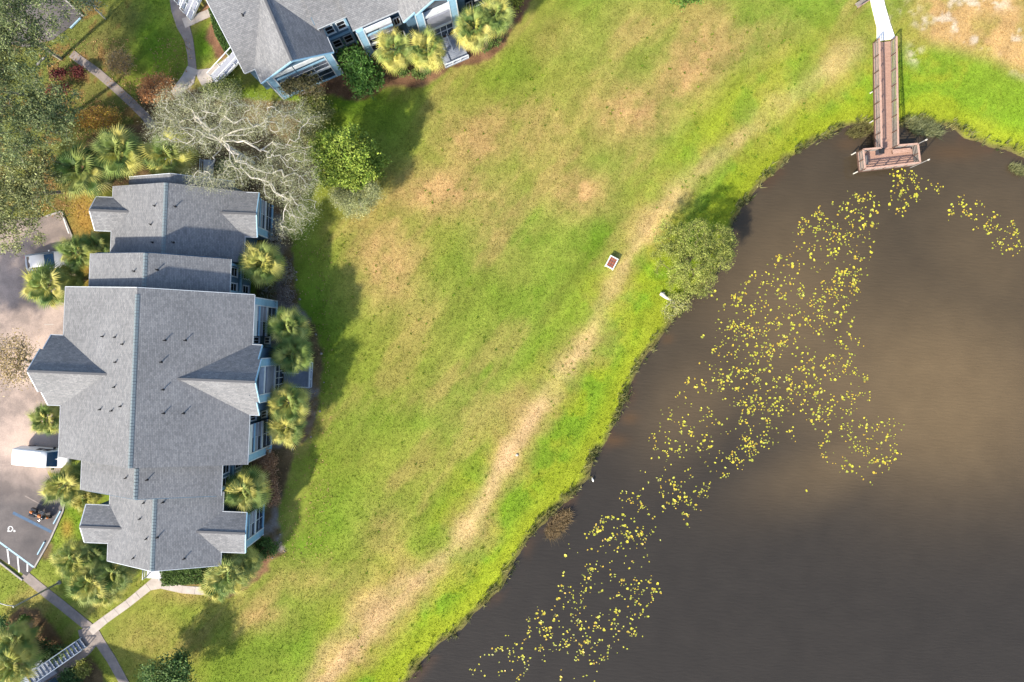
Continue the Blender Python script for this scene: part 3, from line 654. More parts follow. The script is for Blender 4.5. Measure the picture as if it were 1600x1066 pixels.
def make_building(second=False):
    root = empty('apartment_building')
    # walls: one gable-ended block for each section
    for i, (u0, u1, v0, v1, ur, hr, he) in enumerate(SECT):
        a0, a1, b0, b1 = u0 + .45, u1 - .45, v0 + .3, v1 - .3
        if i in (1, 2): b0, b1 = (v0 - .25, v1 + .25) if False else (v0 - .1, v1 + .1)
        k = .22
        sec = [(a0, 0), (a1, 0), (a1, sec_h((u0, u1, v0, v1, ur, hr, he), a1) - k), (ur, hr - k), (a0, sec_h((u0, u1, v0, v1, ur, hr, he), a0) - k)]
        vs_ = [(u, b0, z) for u, z in sec] + [(u, b1, z) for u, z in sec]; n = 5
        mb = MB(); mb.add(vs_, [(0, 1, 2, 3, 4), (9, 8, 7, 6, 5)] + [((q + 1) % n, q, q + n, (q + 1) % n + n) for q in range(n)])
        mb.build('wall', M['siding'], root)
    for side, uo, v0, v1, vr, hr, si, prow in XG:
        s_ = SECT[si]; ui = s_[4]; uw = uo - side * .45
        k = .25; zl = s_[6] - k + .12
        sec = [(v0 + .3, 0), (v1 - .3, 0), (v1 - .3, zl), (vr, hr - k), (v0 + .3, zl)]
        vs_ = [(uw, v, z) for v, z in sec] + [(ui, v, z) for v, z in sec]; n = 5
        fs = [(0, 1, 2, 3, 4), (9, 8, 7, 6, 5)] + [((q + 1) % n, q, q + n, (q + 1) % n + n) for q in range(n)]
        MB().add(vs_, fs).build('wall', M['siding'], root)
    # roofs
    for i, (u0, u1, v0, v1, ur, hr, he) in enumerate(SECT):
        roof_part('roof', [[(u0, v0, he), (u0, v1, he), (ur, v1, hr), (ur, v0, hr)], [(u1, v0, he), (u1, v1, he), (ur, v1, hr), (ur, v0, hr)]], root)
        rf = root.children[-1] if False else None
    for side, uo, v0, v1, vr, hr, si, prow in XG:
        s_ = SECT[si]; ur = s_[4]; ue = s_[1] if side > 0 else s_[0]
        ui = ue - side * abs(ur - ue) * min(.97, (hr + .35 - s_[6]) / (s_[5] - s_[6]))
        up = uo + side * prow; z0 = s_[6] + .03
        faces = []
        if prow > .3:      # the middle bay stands proud of the wings of the gable
            t = .4
            for va in (v0, v1):
                vm = va + (vr - va) * t; zm = z0 + (hr - z0) * t
                um = uo + side * prow * .1
                faces.append([(uo, va, z0), (ui, va, z0), (ui, vm, zm), (um, vm, zm)])
                faces.append([(um + side * .3, vm, zm), (ui, vm, zm), (ui, vr, hr), (up, vr, hr)])
        else:
            for va in (v0, v1): faces.append([(uo, va, z0), (ui, va, z0), (ui, vr, hr), (up, vr, hr)])
        g = roof_part('gable_roof', faces, root)
        mb = MB(); mb.beam((up, vr, hr + .01), (ui, vr, hr + .01), .22, .05); mb.build('ridge_cap', M['ridge'] if False else M['shingles_cap'], g)
        mb = MB()
        for va in (v0, v1):   # rake boards
            if prow > .3:
                vm = va + (vr - va) * .4; zm = z0 + (hr - z0) * .4; um = uo + side * prow * .1
                mb.beam((uo, va, z0 - .1), (um, vm, zm - .1), .09, .2); mb.beam((um + side * .3, vm, zm - .1), (up + side * .01, vr, hr - .1), .09, .2)
            else: mb.beam((uo, va, z0 - .1), (up + side * .01, vr, hr - .1), .09, .2)
        mb.build('rake_board', M['trim_blue'] if side > 0 else M['trim_white'], g)
        for va in (v0, v1):
            mb = MB(); sg = -1 if va == v0 else 1
            mb.box(min(uo, ue), max(uo, ue), va + (sg * .0 if sg > 0 else -.08), va + (.08 if sg > 0 else 0), z0 - .13, z0 - .01); mb.build('gutter', M['gutter'], g)
    # ridge vents and gutters
    for i, (u0, u1, v0, v1, ur, hr, he) in enumerate(SECT[:5]):
        a0, a1 = v0 + (.0 if i else 0), v1 - (.6 if i == 0 else .0)
        mb = MB(); n = int((a1 - a0) / .3)
        for k in range(n):
            b0 = a0 + (a1 - a0) * k / n
            for sg in (-1, 1):
                w = .21; sl = (hr - he) / abs(u1 - ur)
                q = [(ur, b0 + .012, hr + .06), (ur + sg * w, b0 + .012, hr - sl * w + .035), (ur + sg * w, b0 + .27, hr - sl * w + .035), (ur, b0 + .27, hr + .06)]
                mb.slab(q, .06)
        mb.build('ridge_vent', M['ridge'], root)
        for ug, sg in ((u0, -1), (u1, 1)):
            mb = MB(); mb.box(ug + min(0, sg * .07), ug + max(0, sg * .07), v0, v1, he - .15, he - .03); mb.build('gutter', M['gutter'], root)
    for v, us in ((SECT[0][3] + .03, SECT[0]), (SECT[4][2] - .03, SECT[4]), (SECT[5][3] + .03, SECT[5])):
        for ue in (us[0], us[1]): MB().beam((ue, v, us[6] - .08), (us[4], v, us[5] - .08), .05, .16).build('rake_board', M['trim_white'], root)
    # roof pipes
    vents = [(161, 526), (180, 527), (192, 538), (181, 566), (179, 605), (157, 640), (175, 642), (189, 635), (258, 532), (290, 532), (252, 566), (255, 609), (256, 646), (287, 646), (197, 747), (230, 750), (225, 786), (255, 785), (219, 811),
             (229, 842), (246, 840), (209, 872), (288, 873), (242, 322), (236, 351), (274, 323), (239, 379), (271, 379), (210, 424), (246, 422)]
    vm = None
    for px, py in vents:
        h = 8.0
        for _ in range(10):
            p = P(px, py, h) - MAIN_O; c, s_ = math.cos(-MAIN_R), math.sin(-MAIN_R); u, v = p.x * c - p.y * s_, p.x * s_ + p.y * c
            hs = [sec_h(q, u) for q in SECT if q[0] <= u <= q[1] and q[2] <= v <= q[3]]
            if not hs: break
            h = max(hs)
        if not hs: continue
        if vm is None:
            mb = MB(); mb.tube([(0, 0, -.1), (0, 0, .38)], .055, 8); mb.tube([(0, 0, -.08), (0, 0, .07)], [.15, .07], 8)
            vm = np_mesh('vent_pipe', mb.v, mb.f, [M['vent_black']])
        obj('vent_pipe', vm, root, (u, v, h))
    # facade towards the lawn
    porch(root, -1.2, 4.45, 8.3, EAVE - .1, 8.3, False)
    porch(root, -1.2, -8.15, -4.45, EAVE - .1, -8.15, True)
    porch(root, -2.1, 14.95, 18.75, 4.5, 14.95, True, .72)
    if second: porch(root, -1.0, -15.4, -11.4, 5.8, -11.4, False, .9); porch(root, -1.0, -18.5, -15.5, 5.8, -18.5, True, .9)
    else: porch(root, -1.7, -17.25, -13.9, 5.2, -17.25, True, .83)
    for z in (.7, 3.8):
        for v in (-4.3, 3.62): window(root, -1.62, v, v + .75, z, z + 1.5, 2, 1)
    for z in (.75, 3.9):
        for v in (8.8, 10.4): window(root, SECT[1][1] - .43, v, v + 1.0, z, z + 1.55, 1, 2)
        for v in (-11.1, -9.8): window(root, SECT[2][1] - .43, v, v + 1.0, z, z + 1.55, 1, 2)
        window(root, -3.63, 12.7, 13.7, z * .75, z * .75 + 1.3, 2, 2)
    # bay front trims on the recessed window walls
    for v0, v1, ux in ((8.75, 11.7, SECT[1][1]), (-11.3, -8.6, SECT[2][1])):
        MB().box(ux - .43, ux - .32, v0 + .22, v1 - .22, 2.75, 3.1).build('floor_band', M['trim_blue'], root)
        MB().box(ux - .45, ux - .25, v0, v0 + .22, 0, 6.2).build('corner_board', M['trim_blue'], root)
        MB().box(ux - .45, ux - .25, v1 - .22, v1, 0, 6.2).build('corner_board', M['trim_blue'], root)
    # entrance bay: two broad posts, upper balcony, ground deck
    for v in (-1.75, 1.85):
        o = MB().box(-.62, -.05, v - .38, v + .38, 0, 7.2).build('broad_post', M['trim_blue'], root)
        e = MB(); e.box(-.08, -.02, v - .44, v - .35, 0, 7.15); e.box(-.08, -.02, v + .35, v + .44, 0, 7.15); e.build('edge_trim', M['trim_white'], o)
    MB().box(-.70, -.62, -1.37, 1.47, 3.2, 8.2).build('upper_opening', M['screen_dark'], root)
    MB().box(-.60, -.10, -1.37, 1.47, 5.6, 6.0).build('header_beam', M['trim_white'], root)
    MB().box(-.55, -.12, -1.37, 1.47, 3.1, 5.2).build('balcony_panel', M['screen_grey'], root)
    MB().box(-.58, -.02, -1.37, 1.47, 2.8, 3.1).build('floor_band', M['trim_white'], root)
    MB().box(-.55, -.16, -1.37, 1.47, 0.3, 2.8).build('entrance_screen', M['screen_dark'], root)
    mb = MB()
    for q in range(1, 4): v = -1.37 + 2.84 * q / 4; mb.box(-.16, -.10, v - .03, v + .03, .3, 2.8)
    mb.box(-.16, -.09, -1.37, 1.47, 1.5, 1.56); mb.build('screen_frame', M['trim_white'], root)
    dk = MB()
    for q in range(16):
        u0 = -.04 + 3.1 * q / 16; dk.box(u0 + .008, u0 + 3.1 / 16 - .008, -.95, 1.85, .10, .28)
    d_ = dk.build('deck', M['deck_grey'], root); d_['kind'] = 'stuff'
    fr = MB(); fr.box(-.02, 3.03, -.92, 1.82, 0.0, .11); fr.build('deck_frame', M['deck_grey'], root)
    for pts in (((3.02, -.92), (3.02, 1.82)), ((2.8, -.92), (2.8, 1.82)), ((.0, -.93), (3.02, -.93)), ((0, .55), (1.6, .55))):
        a_, b2 = pts; z = .95 if pts[0][0] != 2.8 else .55
        mb = MB(); mb.beam((*a_, z), (*b2, z), .09, .07); mb.beam((*a_, .3), (*b2, .3), .05, .05)
        L = math.hypot(b2[0] - a_[0], b2[1] - a_[1]); n = max(2, int(L / .9))
        for k in range(n + 1): t = k / n; x, y = a_[0] + (b2[0] - a_[0]) * t, a_[1] + (b2[1] - a_[1]) * t; mb.box(x - .035, x + .035, y - .035, y + .035, .27, z)
        mb.build('deck_rail', M['trim_white'], root)
    # south end: entry with white rails under the eave, north end likewise
    for v, sg in ((-18.6, -1), (19.5, 1)):
        for ua, ub in ((-14.1, -12.3), (-9.8, -8.7)):
            lo, hi = sorted((v, v + sg * 3.9)); mb = MB(); mb.box(ua, ub, lo, hi, 0, .16); mb.build('entry_step', M['floor_pale'], root)['south'] = sg
            for u in (ua, ub):
                y = v + sg * 3.8; mb = MB(); mb.beam((u, v + sg * .5, 1.0), (u, y, 1.0), .08, .07); mb.beam((u, v + sg * .5, .55), (u, y, .55), .05, .05)
                for t in (.02, .5, .98): q = v + sg * (.5 + 3.3 * t); mb.box(u - .04, u + .04, q - .04, q + .04, .1, 1.0)
                mb.build('entry_rail', M['trim_white'], root)['south'] = sg
    return root

sc_ = M['shingles'].copy(); sc_.name = 'shingles_cap'; M['shingles_cap'] = sc_
MAIN_O = P(445, 590); MAIN_R = R(-2.4)
bld = make_building(); bld.location = MAIN_O; bld.rotation_euler = (0, 0, MAIN_R)
tag(bld, 'blue two storey apartment building whose whole grey shingle roof is in view', 'building', 'blue apartment buildings')
SECT[0] = (-20.05, -1.5, -8.4, 8.55, -10.63, 10.55, EAVE)
SECT[2] = (-17.7, -3.05, -11.6, -8.3, -10.4, 9.5, EAVE)
SECT[4] = (-16.5, -2.2, -20.1, -11.45, -9.4, 9.0, 6.0)
XG[4] = (1, -.55, -18.95, -11.05, -14.95, 8.3, 4, .28)
bld2 = make_building(True); bld2.location = (-7.6, 32.95, 0); bld2.rotation_euler = (0, 0, R(-66.5))
for ch in list(bld2.children):
    if ch.get('south'): bpy.data.objects.remove(ch)
tag(bld2, 'blue apartment building set at an angle behind the dark green bush', 'building', 'blue apartment buildings')

# stairs
def staircase(p0, p1, h0, h1, width, n, label, tread, rail, landing=1.2):
    """flight from ground point p0 up to p1 (both ground units); treads, stringers and rails"""
    a_, b2 = P(*p0), P(*p1); d = (b2 - a_); L = d.length; d.normalize(); nrm = Vector((-d.y, d.x, 0))
    rt = empty('outdoor_stair', a_); run = L / n
    for k in range(n):
        c = d * (run * (k + .5)); z = h0 + (h1 - h0) * (k + 1) / n
        mb = MB(); mb.obox((c.x, c.y, z - .03), (run * 1.02, width, .06), math.atan2(d.y, d.x)); mb.build('tread', tread, rt)
    for sg in (-1, 1):
        o = nrm * sg * width / 2
        mb = MB(); mb.beam(o + Vector((0, 0, h0 + .02)), o + d * L + Vector((0, 0, h1 - .12)), .08, .3); mb.build('stringer', rail, rt)
        mb = MB(); mb.beam(o + Vector((0, 0, h0 + 1.0)), o + d * L + Vector((0, 0, h1 + .95)), .09, .07)
        for k in range(0, n + 1, 3):
            q = o + d * (L * k / n); z = h0 + (h1 - h0) * k / n; mb.box(q.x - .035, q.x + .035, q.y - .035, q.y + .035, max(0, z - .1) if k else 0, z + .98)
        mb.build('handrail', rail, rt)
    if landing:
        c = d * (L + landing / 2); mb = MB(); mb.obox((c.x, c.y, h1 - .08), (landing, width, .14), math.atan2(d.y, d.x)); mb.build('landing', tread, rt)
        for sg in (-1, 1):
            o = nrm * sg * (width / 2 - .1) + d * (L + landing - .15); mb = MB(); mb.box(o.x - .07, o.x + .07, o.y - .07, o.y + .07, 0, h1 - .1); mb.build('landing_post', rail, rt)
    tag(rt, label, 'stairs'); return rt
staircase((132, 1003), (70, 1046), .1, 2.9, 1.15, 15, 'blue grey outdoor stair with pale rails beside the paved crossing', M['deck_grey'], M['trim_white'], 1.0)
staircase((335, 127), (382, 94), .1, 1.6, 1.15, 8, 'white railed stair next to the mossy oak by the angled roof', M['tread_pale'], M['trim_white'], 1.2)
staircase((294, 27), (340, -16), .1, 2.9, 1.1, 14, 'white railed stair near the long hedge, with pale treads', M['tread_pale'], M['trim_white'], 1.0)
staircase((284, 12), (322, -30), .1, 2.9, .8, 12, 'narrow white railed stair, farther from the long hedge', M['tread_pale'], M['trim_white'], 1.0)

# corner of the third building, mostly beyond the frame
b3 = empty('apartment_building', P(60, 1085)); o3 = b3.location
def w3(poly, z0, z1, name, mt):
    mb = MB(off=o3); mb.prism([tuple(P(*p)[:2]) for p in poly], z0, z1); return mb.build(name, mt, b3)
w3([(72, 1066), (86, 1058), (130, 1120), (60, 1180), (20, 1110)], 0, 3.2, 'wall', M['siding'])
w3([(38, 1034), (62, 1016), (82, 1040), (92, 1050), (70, 1064), (56, 1066)], 0, .3, 'patio_deck', M['deck_grey'])
mb = MB(off=o3); q = [P(37, 1035, .9), P(62, 1016, .9), P(66, 1021, .9)]
for i in range(2): mb.beam(q[i], q[i + 1], .09, .07)
for p in q: mb.box(p.x - .04, p.x + .04, p.y - .04, p.y + .04, .25, .9)
mb.build('patio_rail', M['trim_white'], b3)
V, F, UV = roof_mesh([[P(60, 1068, 6) - o3, P(110, 1032, 6) - o3, P(170, 1120, 8) - o3, P(120, 1156, 8) - o3]])
V = [v + Vector((-3.2, -4.5, -2.6)) for v in V]
obj('roof', np_mesh('roof', V, F, [M['shingles']], uv=UV), b3)
tag(b3, 'blue grey building corner with patio beyond the outdoor stair', 'building')

# ------------------------------------------------------------------ vegetation
rng = np.random.default_rng(11)
def leaf_quads(cent, size, cols, up=.5, aspect=.55, flat=None):
    """one small four-sided leaf at each centre, random facing biased upwards"""
    n = len(cent); size = np.broadcast_to(np.asarray(size, dtype=float), (n,)) * rng.uniform(.65, 1.35, n)
    N = rng.normal(size=(n, 3)); N[:, 2] = np.abs(N[:, 2]) + up; N /= np.linalg.norm(N, axis=1)[:, None]
    A = np.cross(N, rng.normal(size=(n, 3))); A /= np.linalg.norm(A, axis=1)[:, None]; B = np.cross(N, A)
    a = A * size[:, None]; b = B * (size * aspect)[:, None]
    v = np.stack([cent - a, cent + b * .9 - a * .1, cent + a, cent - b * .9 - a * .1], 1).reshape(-1, 3)
    f = np.arange(n * 4).reshape(n, 4)
    return v, f, np.repeat(cols, 4, axis=0)
def shades(n, c1, c2, jit=.25):
    t = rng.random((n, 1)); c = np.array(c1) * (1 - t) + np.array(c2) * t
    return np.clip(c * rng.uniform(1 - jit, 1 + jit, (n, 1)), .003, .9)

def grow(trunk, tips, sag=.12, jitter=.1, prefer=.35, segs=4, r_tip=.012, power=2.3, rmax=None, limbs=()):
    """join every tip to the nearest wood already grown; returns branches as (points, radii)"""
    nodes = [np.array(p, dtype=float) for p in trunk]; par = [-1] + list(range(len(trunk) - 1))
    base = nodes[-1]; order = np.argsort([np.linalg.norm(t - base) for t in tips]); paths = []
    tip_ids = []
    first = max(0, len(trunk) - 3)
    for e in limbs:            # main limbs leave the fork first
        e = np.array(e); p0 = nodes[len(trunk) - 1]; L = np.linalg.norm(e - p0); ids = [len(trunk) - 1]; wob = 0
        for q in range(1, 9):
            s_ = q / 8; wob = wob * .5 + rng.normal(size=3) * L * .035
            nodes.append(p0 + (e - p0) * s_ + wob + np.array([0, 0, .1 * L * math.sin(math.pi * s_)])); par.append(ids[-1]); ids.append(len(nodes) - 1)
        paths.append(ids); tip_ids.append(ids[-1])
    for i in order:
        t = np.array(tips[i]); arr = np.array(nodes[first:]); dd = np.linalg.norm(arr - t, axis=1) + prefer * np.linalg.norm(arr - base, axis=1)
        j = int(np.argmin(dd)) + first; p0 = nodes[j]; L = np.linalg.norm(t - p0); k = max(1, min(segs, int(L / .35))); ids = [j]
        off = rng.normal(size=3) * L * jitter
        for q in range(1, k + 1):
            s_ = q / k; pt = p0 + (t - p0) * s_ + off * math.sin(math.pi * s_) + np.array([0, 0, sag * L * math.sin(math.pi * s_)]) + (rng.normal(size=3) * L * .03 if q < k else 0)
            nodes.append(pt); par.append(ids[-1]); ids.append(len(nodes) - 1)
        paths.append(ids); tip_ids.append(ids[-1])
    w = np.zeros(len(nodes))
    for t in tip_ids: w[t] += 1
    for i in range(len(nodes) - 1, 0, -1):
        if par[i] >= 0: w[par[i]] += max(w[i], .0)
    r = r_tip * np.maximum(w, 1) ** (1 / power)
    if rmax: r = np.minimum(r, rmax)
    out = [([nodes[i] for i in range(len(trunk))], [r[i] for i in range(len(trunk))])]
    for ids in paths: out.append(([nodes[i] for i in ids], [min(r[ids[1]], r[i]) if n == 0 else r[i] for n, i in enumerate(ids)]))
    return out
def tubes_np(branches, n=5):
    V, F = [], []; b0 = 0
    for pts, rad in branches:
        p = np.array(pts); m = len(p); d = np.gradient(p, axis=0) if m > 1 else np.array([[0, 0, 1.]])
        d /= np.linalg.norm(d, axis=1)[:, None] + 1e-9
        ref = np.where(np.abs(d[:, 2:3]) < .9, np.array([[0, 0, 1.]]), np.array([[1., 0, 0]]))
        A = np.cross(d, ref); A /= np.linalg.norm(A, axis=1)[:, None] + 1e-9; B = np.cross(d, A); t = np.arange(n) * 2 * np.pi / n
        ring = p[:, None, :] + np.array(rad)[:, None, None] * (A[:, None, :] * np.cos(t)[None, :, None] + B[:, None, :] * np.sin(t)[None, :, None])
        V.append(ring.reshape(-1, 3)); i = np.arange(m - 1)[:, None] * n + np.arange(n)[None, :]; i2 = np.arange(m - 1)[:, None] * n + (np.arange(n)[None, :] + 1) % n
        F.append(np.stack([i, i2, i2 + n, i + n], -1).reshape(-1, 4) + b0); b0 += m * n
    return np.concatenate(V), np.concatenate(F)

def in_lobes(n, lobes, shell=.45):
    w = np.array([l[3] * l[4] * l[5] for l in lobes]) ** .75; ix = rng.choice(len(lobes), n, p=w / w.sum())
    d = rng.normal(size=(n, 3)); d /= np.linalg.norm(d, axis=1)[:, None]; d[:, 2] = np.where(d[:, 2] < -.3, -d[:, 2] * .5, d[:, 2])
    r = shell + (1 - shell) * rng.random((n, 1)) ** .6; L = np.array(lobes)[ix]
    return L[:, :3] + d * r * L[:, 3:6]

def tree(name, label, cat, base, lobes, ntips, leaves, leaf, c1, c2, spread=.35, bark='bark_grey', group=None, trunk_h=None, r_tip=.014, fork=None, up=.5, aspect=.5, zfl=.6, shell=.45, moss=None, extra=None, rmax=None, jit=.3, jitter=.1, prefer=.35, limbs=()):
    """lobes are (px, py, h, rx, ry, rz) in the same ground units as everything else, radii in metres"""
    root = empty(name, P(*base)); o = np.array(root.location)
    L = []
    for (px, py, h, a, b, c) in lobes: p = P(px, py, h); L.append((p.x - o[0], p.y - o[1], h - o[2], a, b, c))
    ctr = np.mean(np.array(L)[:, :3], axis=0); th = trunk_h or ctr[2] * .5
    fk = np.array([ctr[0] * .45, ctr[1] * .45, th]) if fork is None else np.array(fork)
    trunk = [np.array([0, 0, -.15]), fk * .35 + np.array([0, 0, 0]), fk * .7 + rng.normal(size=3) * .05, fk]
    tips = in_lobes(ntips, L, shell)
    br = grow(trunk, tips, r_tip=r_tip, rmax=rmax, jitter=jitter, prefer=prefer, limbs=[np.array(P(*q)) - o for q in limbs])
    v, f = tubes_np(br[:1], 8); obj('trunk', np_mesh('trunk', v, f, [M[bark]], smooth=True), root)
    v, f = tubes_np(br[1:], 4); bo = obj('branches', np_mesh('branches', v, f, [M[bark]], smooth=True), root)
    if leaves:
        per = np.maximum(1, rng.poisson(leaves / ntips, ntips)); idx = np.repeat(np.arange(ntips), per)
        c = tips[idx] + rng.normal(size=(len(idx), 3)) * spread * np.array([1, 1, zfl])
        tone = rng.uniform(1 - jit, 1 + jit, ntips)[idx][:, None]
        col = shades(len(idx), c1, c2) * tone
        v, f, cc = leaf_quads(c, leaf, col, up, aspect)
        cr = obj('crown', np_mesh('crown', v, f, [M['leaf']], col=cc), root)
    if moss:
        n, mc1, mc2 = moss; idx = rng.integers(0, ntips, n); c = tips[idx] + rng.normal(size=(n, 3)) * spread * 1.5
        v, f, cc = leaf_quads(c, leaf * 1.5, shades(n, mc1, mc2), -.2, .18); obj('moss', np_mesh('moss', v, f, [M['leaf']], col=cc), root)
    return tag(root, label, cat, group)

OAK1, OAK2 = (.095, .13, .045), (.24, .275, .115)
tree('oak_tree', 'grey green oak crown over the shaded parking bay', 'tree', (95, 92), [(-20, 30, 10, 4.5, 5, 2.6), (40, 25, 9.5, 3.0, 3.0, 2), (20, 85, 9, 3.6, 3.2, 2.2), (75, 60, 8.5, 2.4, 2.2, 1.6), (105, 12, 8, 2, 1.6, 1.4), (-45, 90, 10, 4, 4, 2)], 330, 20000, .11, OAK1, OAK2, .32, group='oak trees by the parking lot', up=.4)
tree('oak_tree', 'grey green oak crown shading the maroon shrubs', 'tree', (105, 185), [(25, 150, 10, 3.6, 3, 2.4), (75, 160, 9, 2.6, 2.2, 1.8), (15, 215, 10, 3.6, 3.4, 2.4), (70, 195, 9.5, 2.6, 2.4, 2), (95, 185, 8.5, 2.2, 1.8, 1.6), (-30, 180, 10, 4, 4, 2), (105, 150, 8, 1.4, .9, 1)], 340, 21000, .11, OAK1, OAK2, .32, group='oak trees by the parking lot', up=.4)
tree('oak_tree', 'broad olive oak overhanging the bay of the silver car', 'tree', (100, 300), [(25, 270, 7.5, 3.4, 2.8, 2.0), (60, 260, 6.8, 2.4, 2.2, 1.7), (20, 325, 7, 3.4, 3.2, 2.0), (58, 320, 6.5, 2.4, 2.4, 1.7), (20, 365, 6.2, 2.8, 1.8, 1.4), (-40, 310, 7.5, 4, 4.5, 2)], 330, 21000, .11, (.125, .15, .05), (.32, .33, .14), .32, group='oak trees by the parking lot', up=.4)
tree('oak_tree', 'oak beyond the parking lot shading the pale asphalt', 'tree', (-68, 557), [(-180, 555, 8, 3.4, 3.2, 2), (-160, 580, 8, 2.6, 2.6, 1.8), (-205, 585, 8, 2.6, 2.4, 1.8)], 160, 10000, .15, OAK1, OAK2, .4, group='oak trees by the parking lot')
tree('small_tree', 'pale silvery leaning treetop beside the shaded parking bay', 'tree', (165, 30), [(140, 2, 5, 1.3, 1.0, .9), (125, -8, 5, 1.2, 1, .9)], 50, 1500, .11, (.16, .2, .07), (.38, .38, .27), .3, bark='bark_pale')
tree('moss_oak', 'nearly bare spreading oak with pale limbs beside the roof', 'tree', (397, 255),
     [(285, 165, 8.5, 3.0, 2.0, 1.4), (345, 165, 9, 2.4, 1.8, 1.5), (400, 190, 9, 3.2, 2.2, 1.6), (265, 205, 8, 2.6, 2.0, 1.2), (330, 215, 8.8, 2.4, 2, 1.4), (460, 185, 8, 2.6, 1.8, 1.3), (455, 240, 8, 2.4, 2, 1.4), (440, 290, 7.5, 2.4, 1.8, 1.4), (470, 325, 6.5, 1.8, 2.0, 1.1), (330, 280, 8.2, 2.6, 1.2, 1.2), (390, 265, 8.5, 2.8, 1.8, 1.3), (455, 355, 5.6, 1.3, 1.4, .8), (480, 280, 6.8, 1.4, 2, 1)],
     1000, 62000, .062, (.22, .245, .11), (.46, .455, .27), .33, bark='bark_pale', r_tip=.0135, fork=(-1.9, 1.2, 4.2), shell=.2, aspect=.2, rmax=.18, moss=(12000, (.32, .31, .20), (.48, .46, .34)), jitter=.16, prefer=.3, limbs=[(262, 188, 8), (300, 180, 8.5), (367, 150, 8.5), (420, 165, 8.5), (455, 195, 8), (475, 240, 7.5), (462, 320, 6.5), (420, 275, 8), (320, 283, 8), (250, 225, 7.5), (370, 270, 8.2)])
tree('small_tree', 'sparse grey green tree tucked below the round bright tree', 'tree', (566, 322), [(555, 318, 3.2, 1.7, 1.3, .9), (580, 302, 3, 1.2, 1.1, .9), (535, 305, 3.2, 1.2, 1.1, .8)], 150, 14000, .085, (.20, .225, .08), (.42, .43, .22), .28, bark='bark_pale', aspect=.3)
tree('round_tree', 'round bright green leafy tree casting shade on the lawn', 'tree', (560, 278), [(520, 235, 4.4, 1.9, 1.9, 2.2), (550, 235, 4.8, 2.2, 2.2, 2.6), (520, 262, 4.0, 1.9, 2.0, 2.2), (555, 268, 3.8, 2.0, 2.0, 2.3), (572, 255, 2.6, 2.0, 1.9, 1.7), (545, 270, 2.2, 2.0, 1.7, 1.5)], 330, 25000, .13, (.11, .18, .022), (.33, .40, .065), .30, bark='bark_brown', up=.35, aspect=.6, shell=.65)
tree('dark_tree', 'dark green dense tree by the lower walk', 'tree', (285, 1030), [(262, 1050, 3.3, 2.4, 1.6, 1.8), (285, 1040, 2.8, 1.4, 1.2, 1.3), (245, 1060, 3, 1.7, 1.3, 1.3), (265, 1080, 3.3, 2.8, 1.6, 1.8)], 150, 9000, .14, (.045, .10, .025), (.14, .21, .055), .36, bark='bark_brown', shell=.6)
tree('broadleaf_bush', 'dark green glossy bush at the corner of the angled building', 'bush', (572, 128), [(562, 105, 2.8, 1.6, 1.7, 1.6), (572, 122, 2.2, 1.7, 1.6, 1.3), (548, 92, 2.8, 1.2, 1.1, 1.2), (560, 138, 1.6, 1.5, 1.0, 1)], 130, 4200, .2, (.03, .085, .015), (.10, .20, .035), .3, bark='bark_brown', up=.6, aspect=.35, shell=.6)
for i, (a, lb, c1, c2, n) in enumerate((((470, 135, 3, 2.6, 1.1, 1.2), 'brown green scrub bushes below the angled roof', (.11, .115, .04), (.26, .22, .11), 3200), ((492, 172, 2, 1.8, 2.0, 1.0), 'olive scrub bush between moss oak and dark bush', (.10, .13, .03), (.27, .27, .09), 5200), ((478, 225, 1.8, 1.5, 2.2, .9), 'green scrub bush between moss oak and the round tree', (.09, .12, .03), (.26, .27, .10), 4200), ((350, 140, 1.6, 2.2, 1.0, .8), 'green scrub bush below the white railed stair', (.08, .12, .03), (.24, .26, .09), 3200), ((360, 265, 1.5, 1.6, .9, .8), 'dark scrub bush under the moss oak by the roof', (.04, .08, .02), (.14, .18, .06), 2600), ((435, 110, 3, 1.7, .9, .9), 'orange brown scrub bush against the white porch', (.20, .14, .06), (.34, .24, .12), 1400))):
    tree('scrub_bush', lb, 'bush', (a[0] + 8, a[1] + 8), [a], 70, n, .10, c1, c2, .3, bark='bark_grey')
tree('bare_shrub', 'leafless golden brown shrub beside the narrow walk', 'shrub', (196, 110), [(188, 98, 2.4, 1.6, 1.5, 1.0)], 240, 2600, .085, (.38, .25, .09), (.52, .36, .17), .24, bark='wood_grey', shell=.2, r_tip=.018)
tree('orange_shrub', 'orange leaved shrub next to the moss oak crown', 'shrub', (245, 160), [(238, 140, 2.2, 1.3, 1.5, .9), (250, 130, 2, 1.5, .9, .8)], 140, 3000, .10, (.44, .18, .06), (.62, .33, .14), .26, bark='wood_grey')
tree('orange_shrub', 'rusty gold shrub above the broad palm', 'shrub', (175, 200), [(160, 185, 2.2, 2.0, 1.1, .9), (140, 190, 2, 1.2, .9, .8)], 150, 3000, .10, (.40, .19, .06), (.62, .44, .07), .28, bark='wood_grey')
for lb, a, b in (('maroon leaved shrub beside the narrow oak walk', (124, 118), (122, 113, 1.0, .9, .55, .5)), ('maroon leaved shrub half under the oak', (94, 120), (92, 116, 1.0, .8, .6, .5)), ('longest maroon leaved shrub under the oak limbs', (96, 143), (92, 139, 1.0, 1.4, .55, .5))):
    tree('maroon_shrub', lb, 'shrub', a, [b], 40, 700, .1, (.055, .010, .012), (.12, .02, .02), .2, bark='bark_brown')
tree('bare_tree', 'thin leafless treetop over the pale asphalt by the gable', 'tree', (78, 566), [(20, 545, 5, 2.0, 1.8, .8), (30, 585, 4.8, 1.8, 1.6, .8), (5, 565, 5, 1.6, 2.2, .8), (40, 560, 4.6, 1.4, 1.6, .8)], 260, 3600, .09, (.26, .20, .07), (.52, .40, .22), .4, bark='wood_grey', r_tip=.017, shell=.2, jitter=.2)
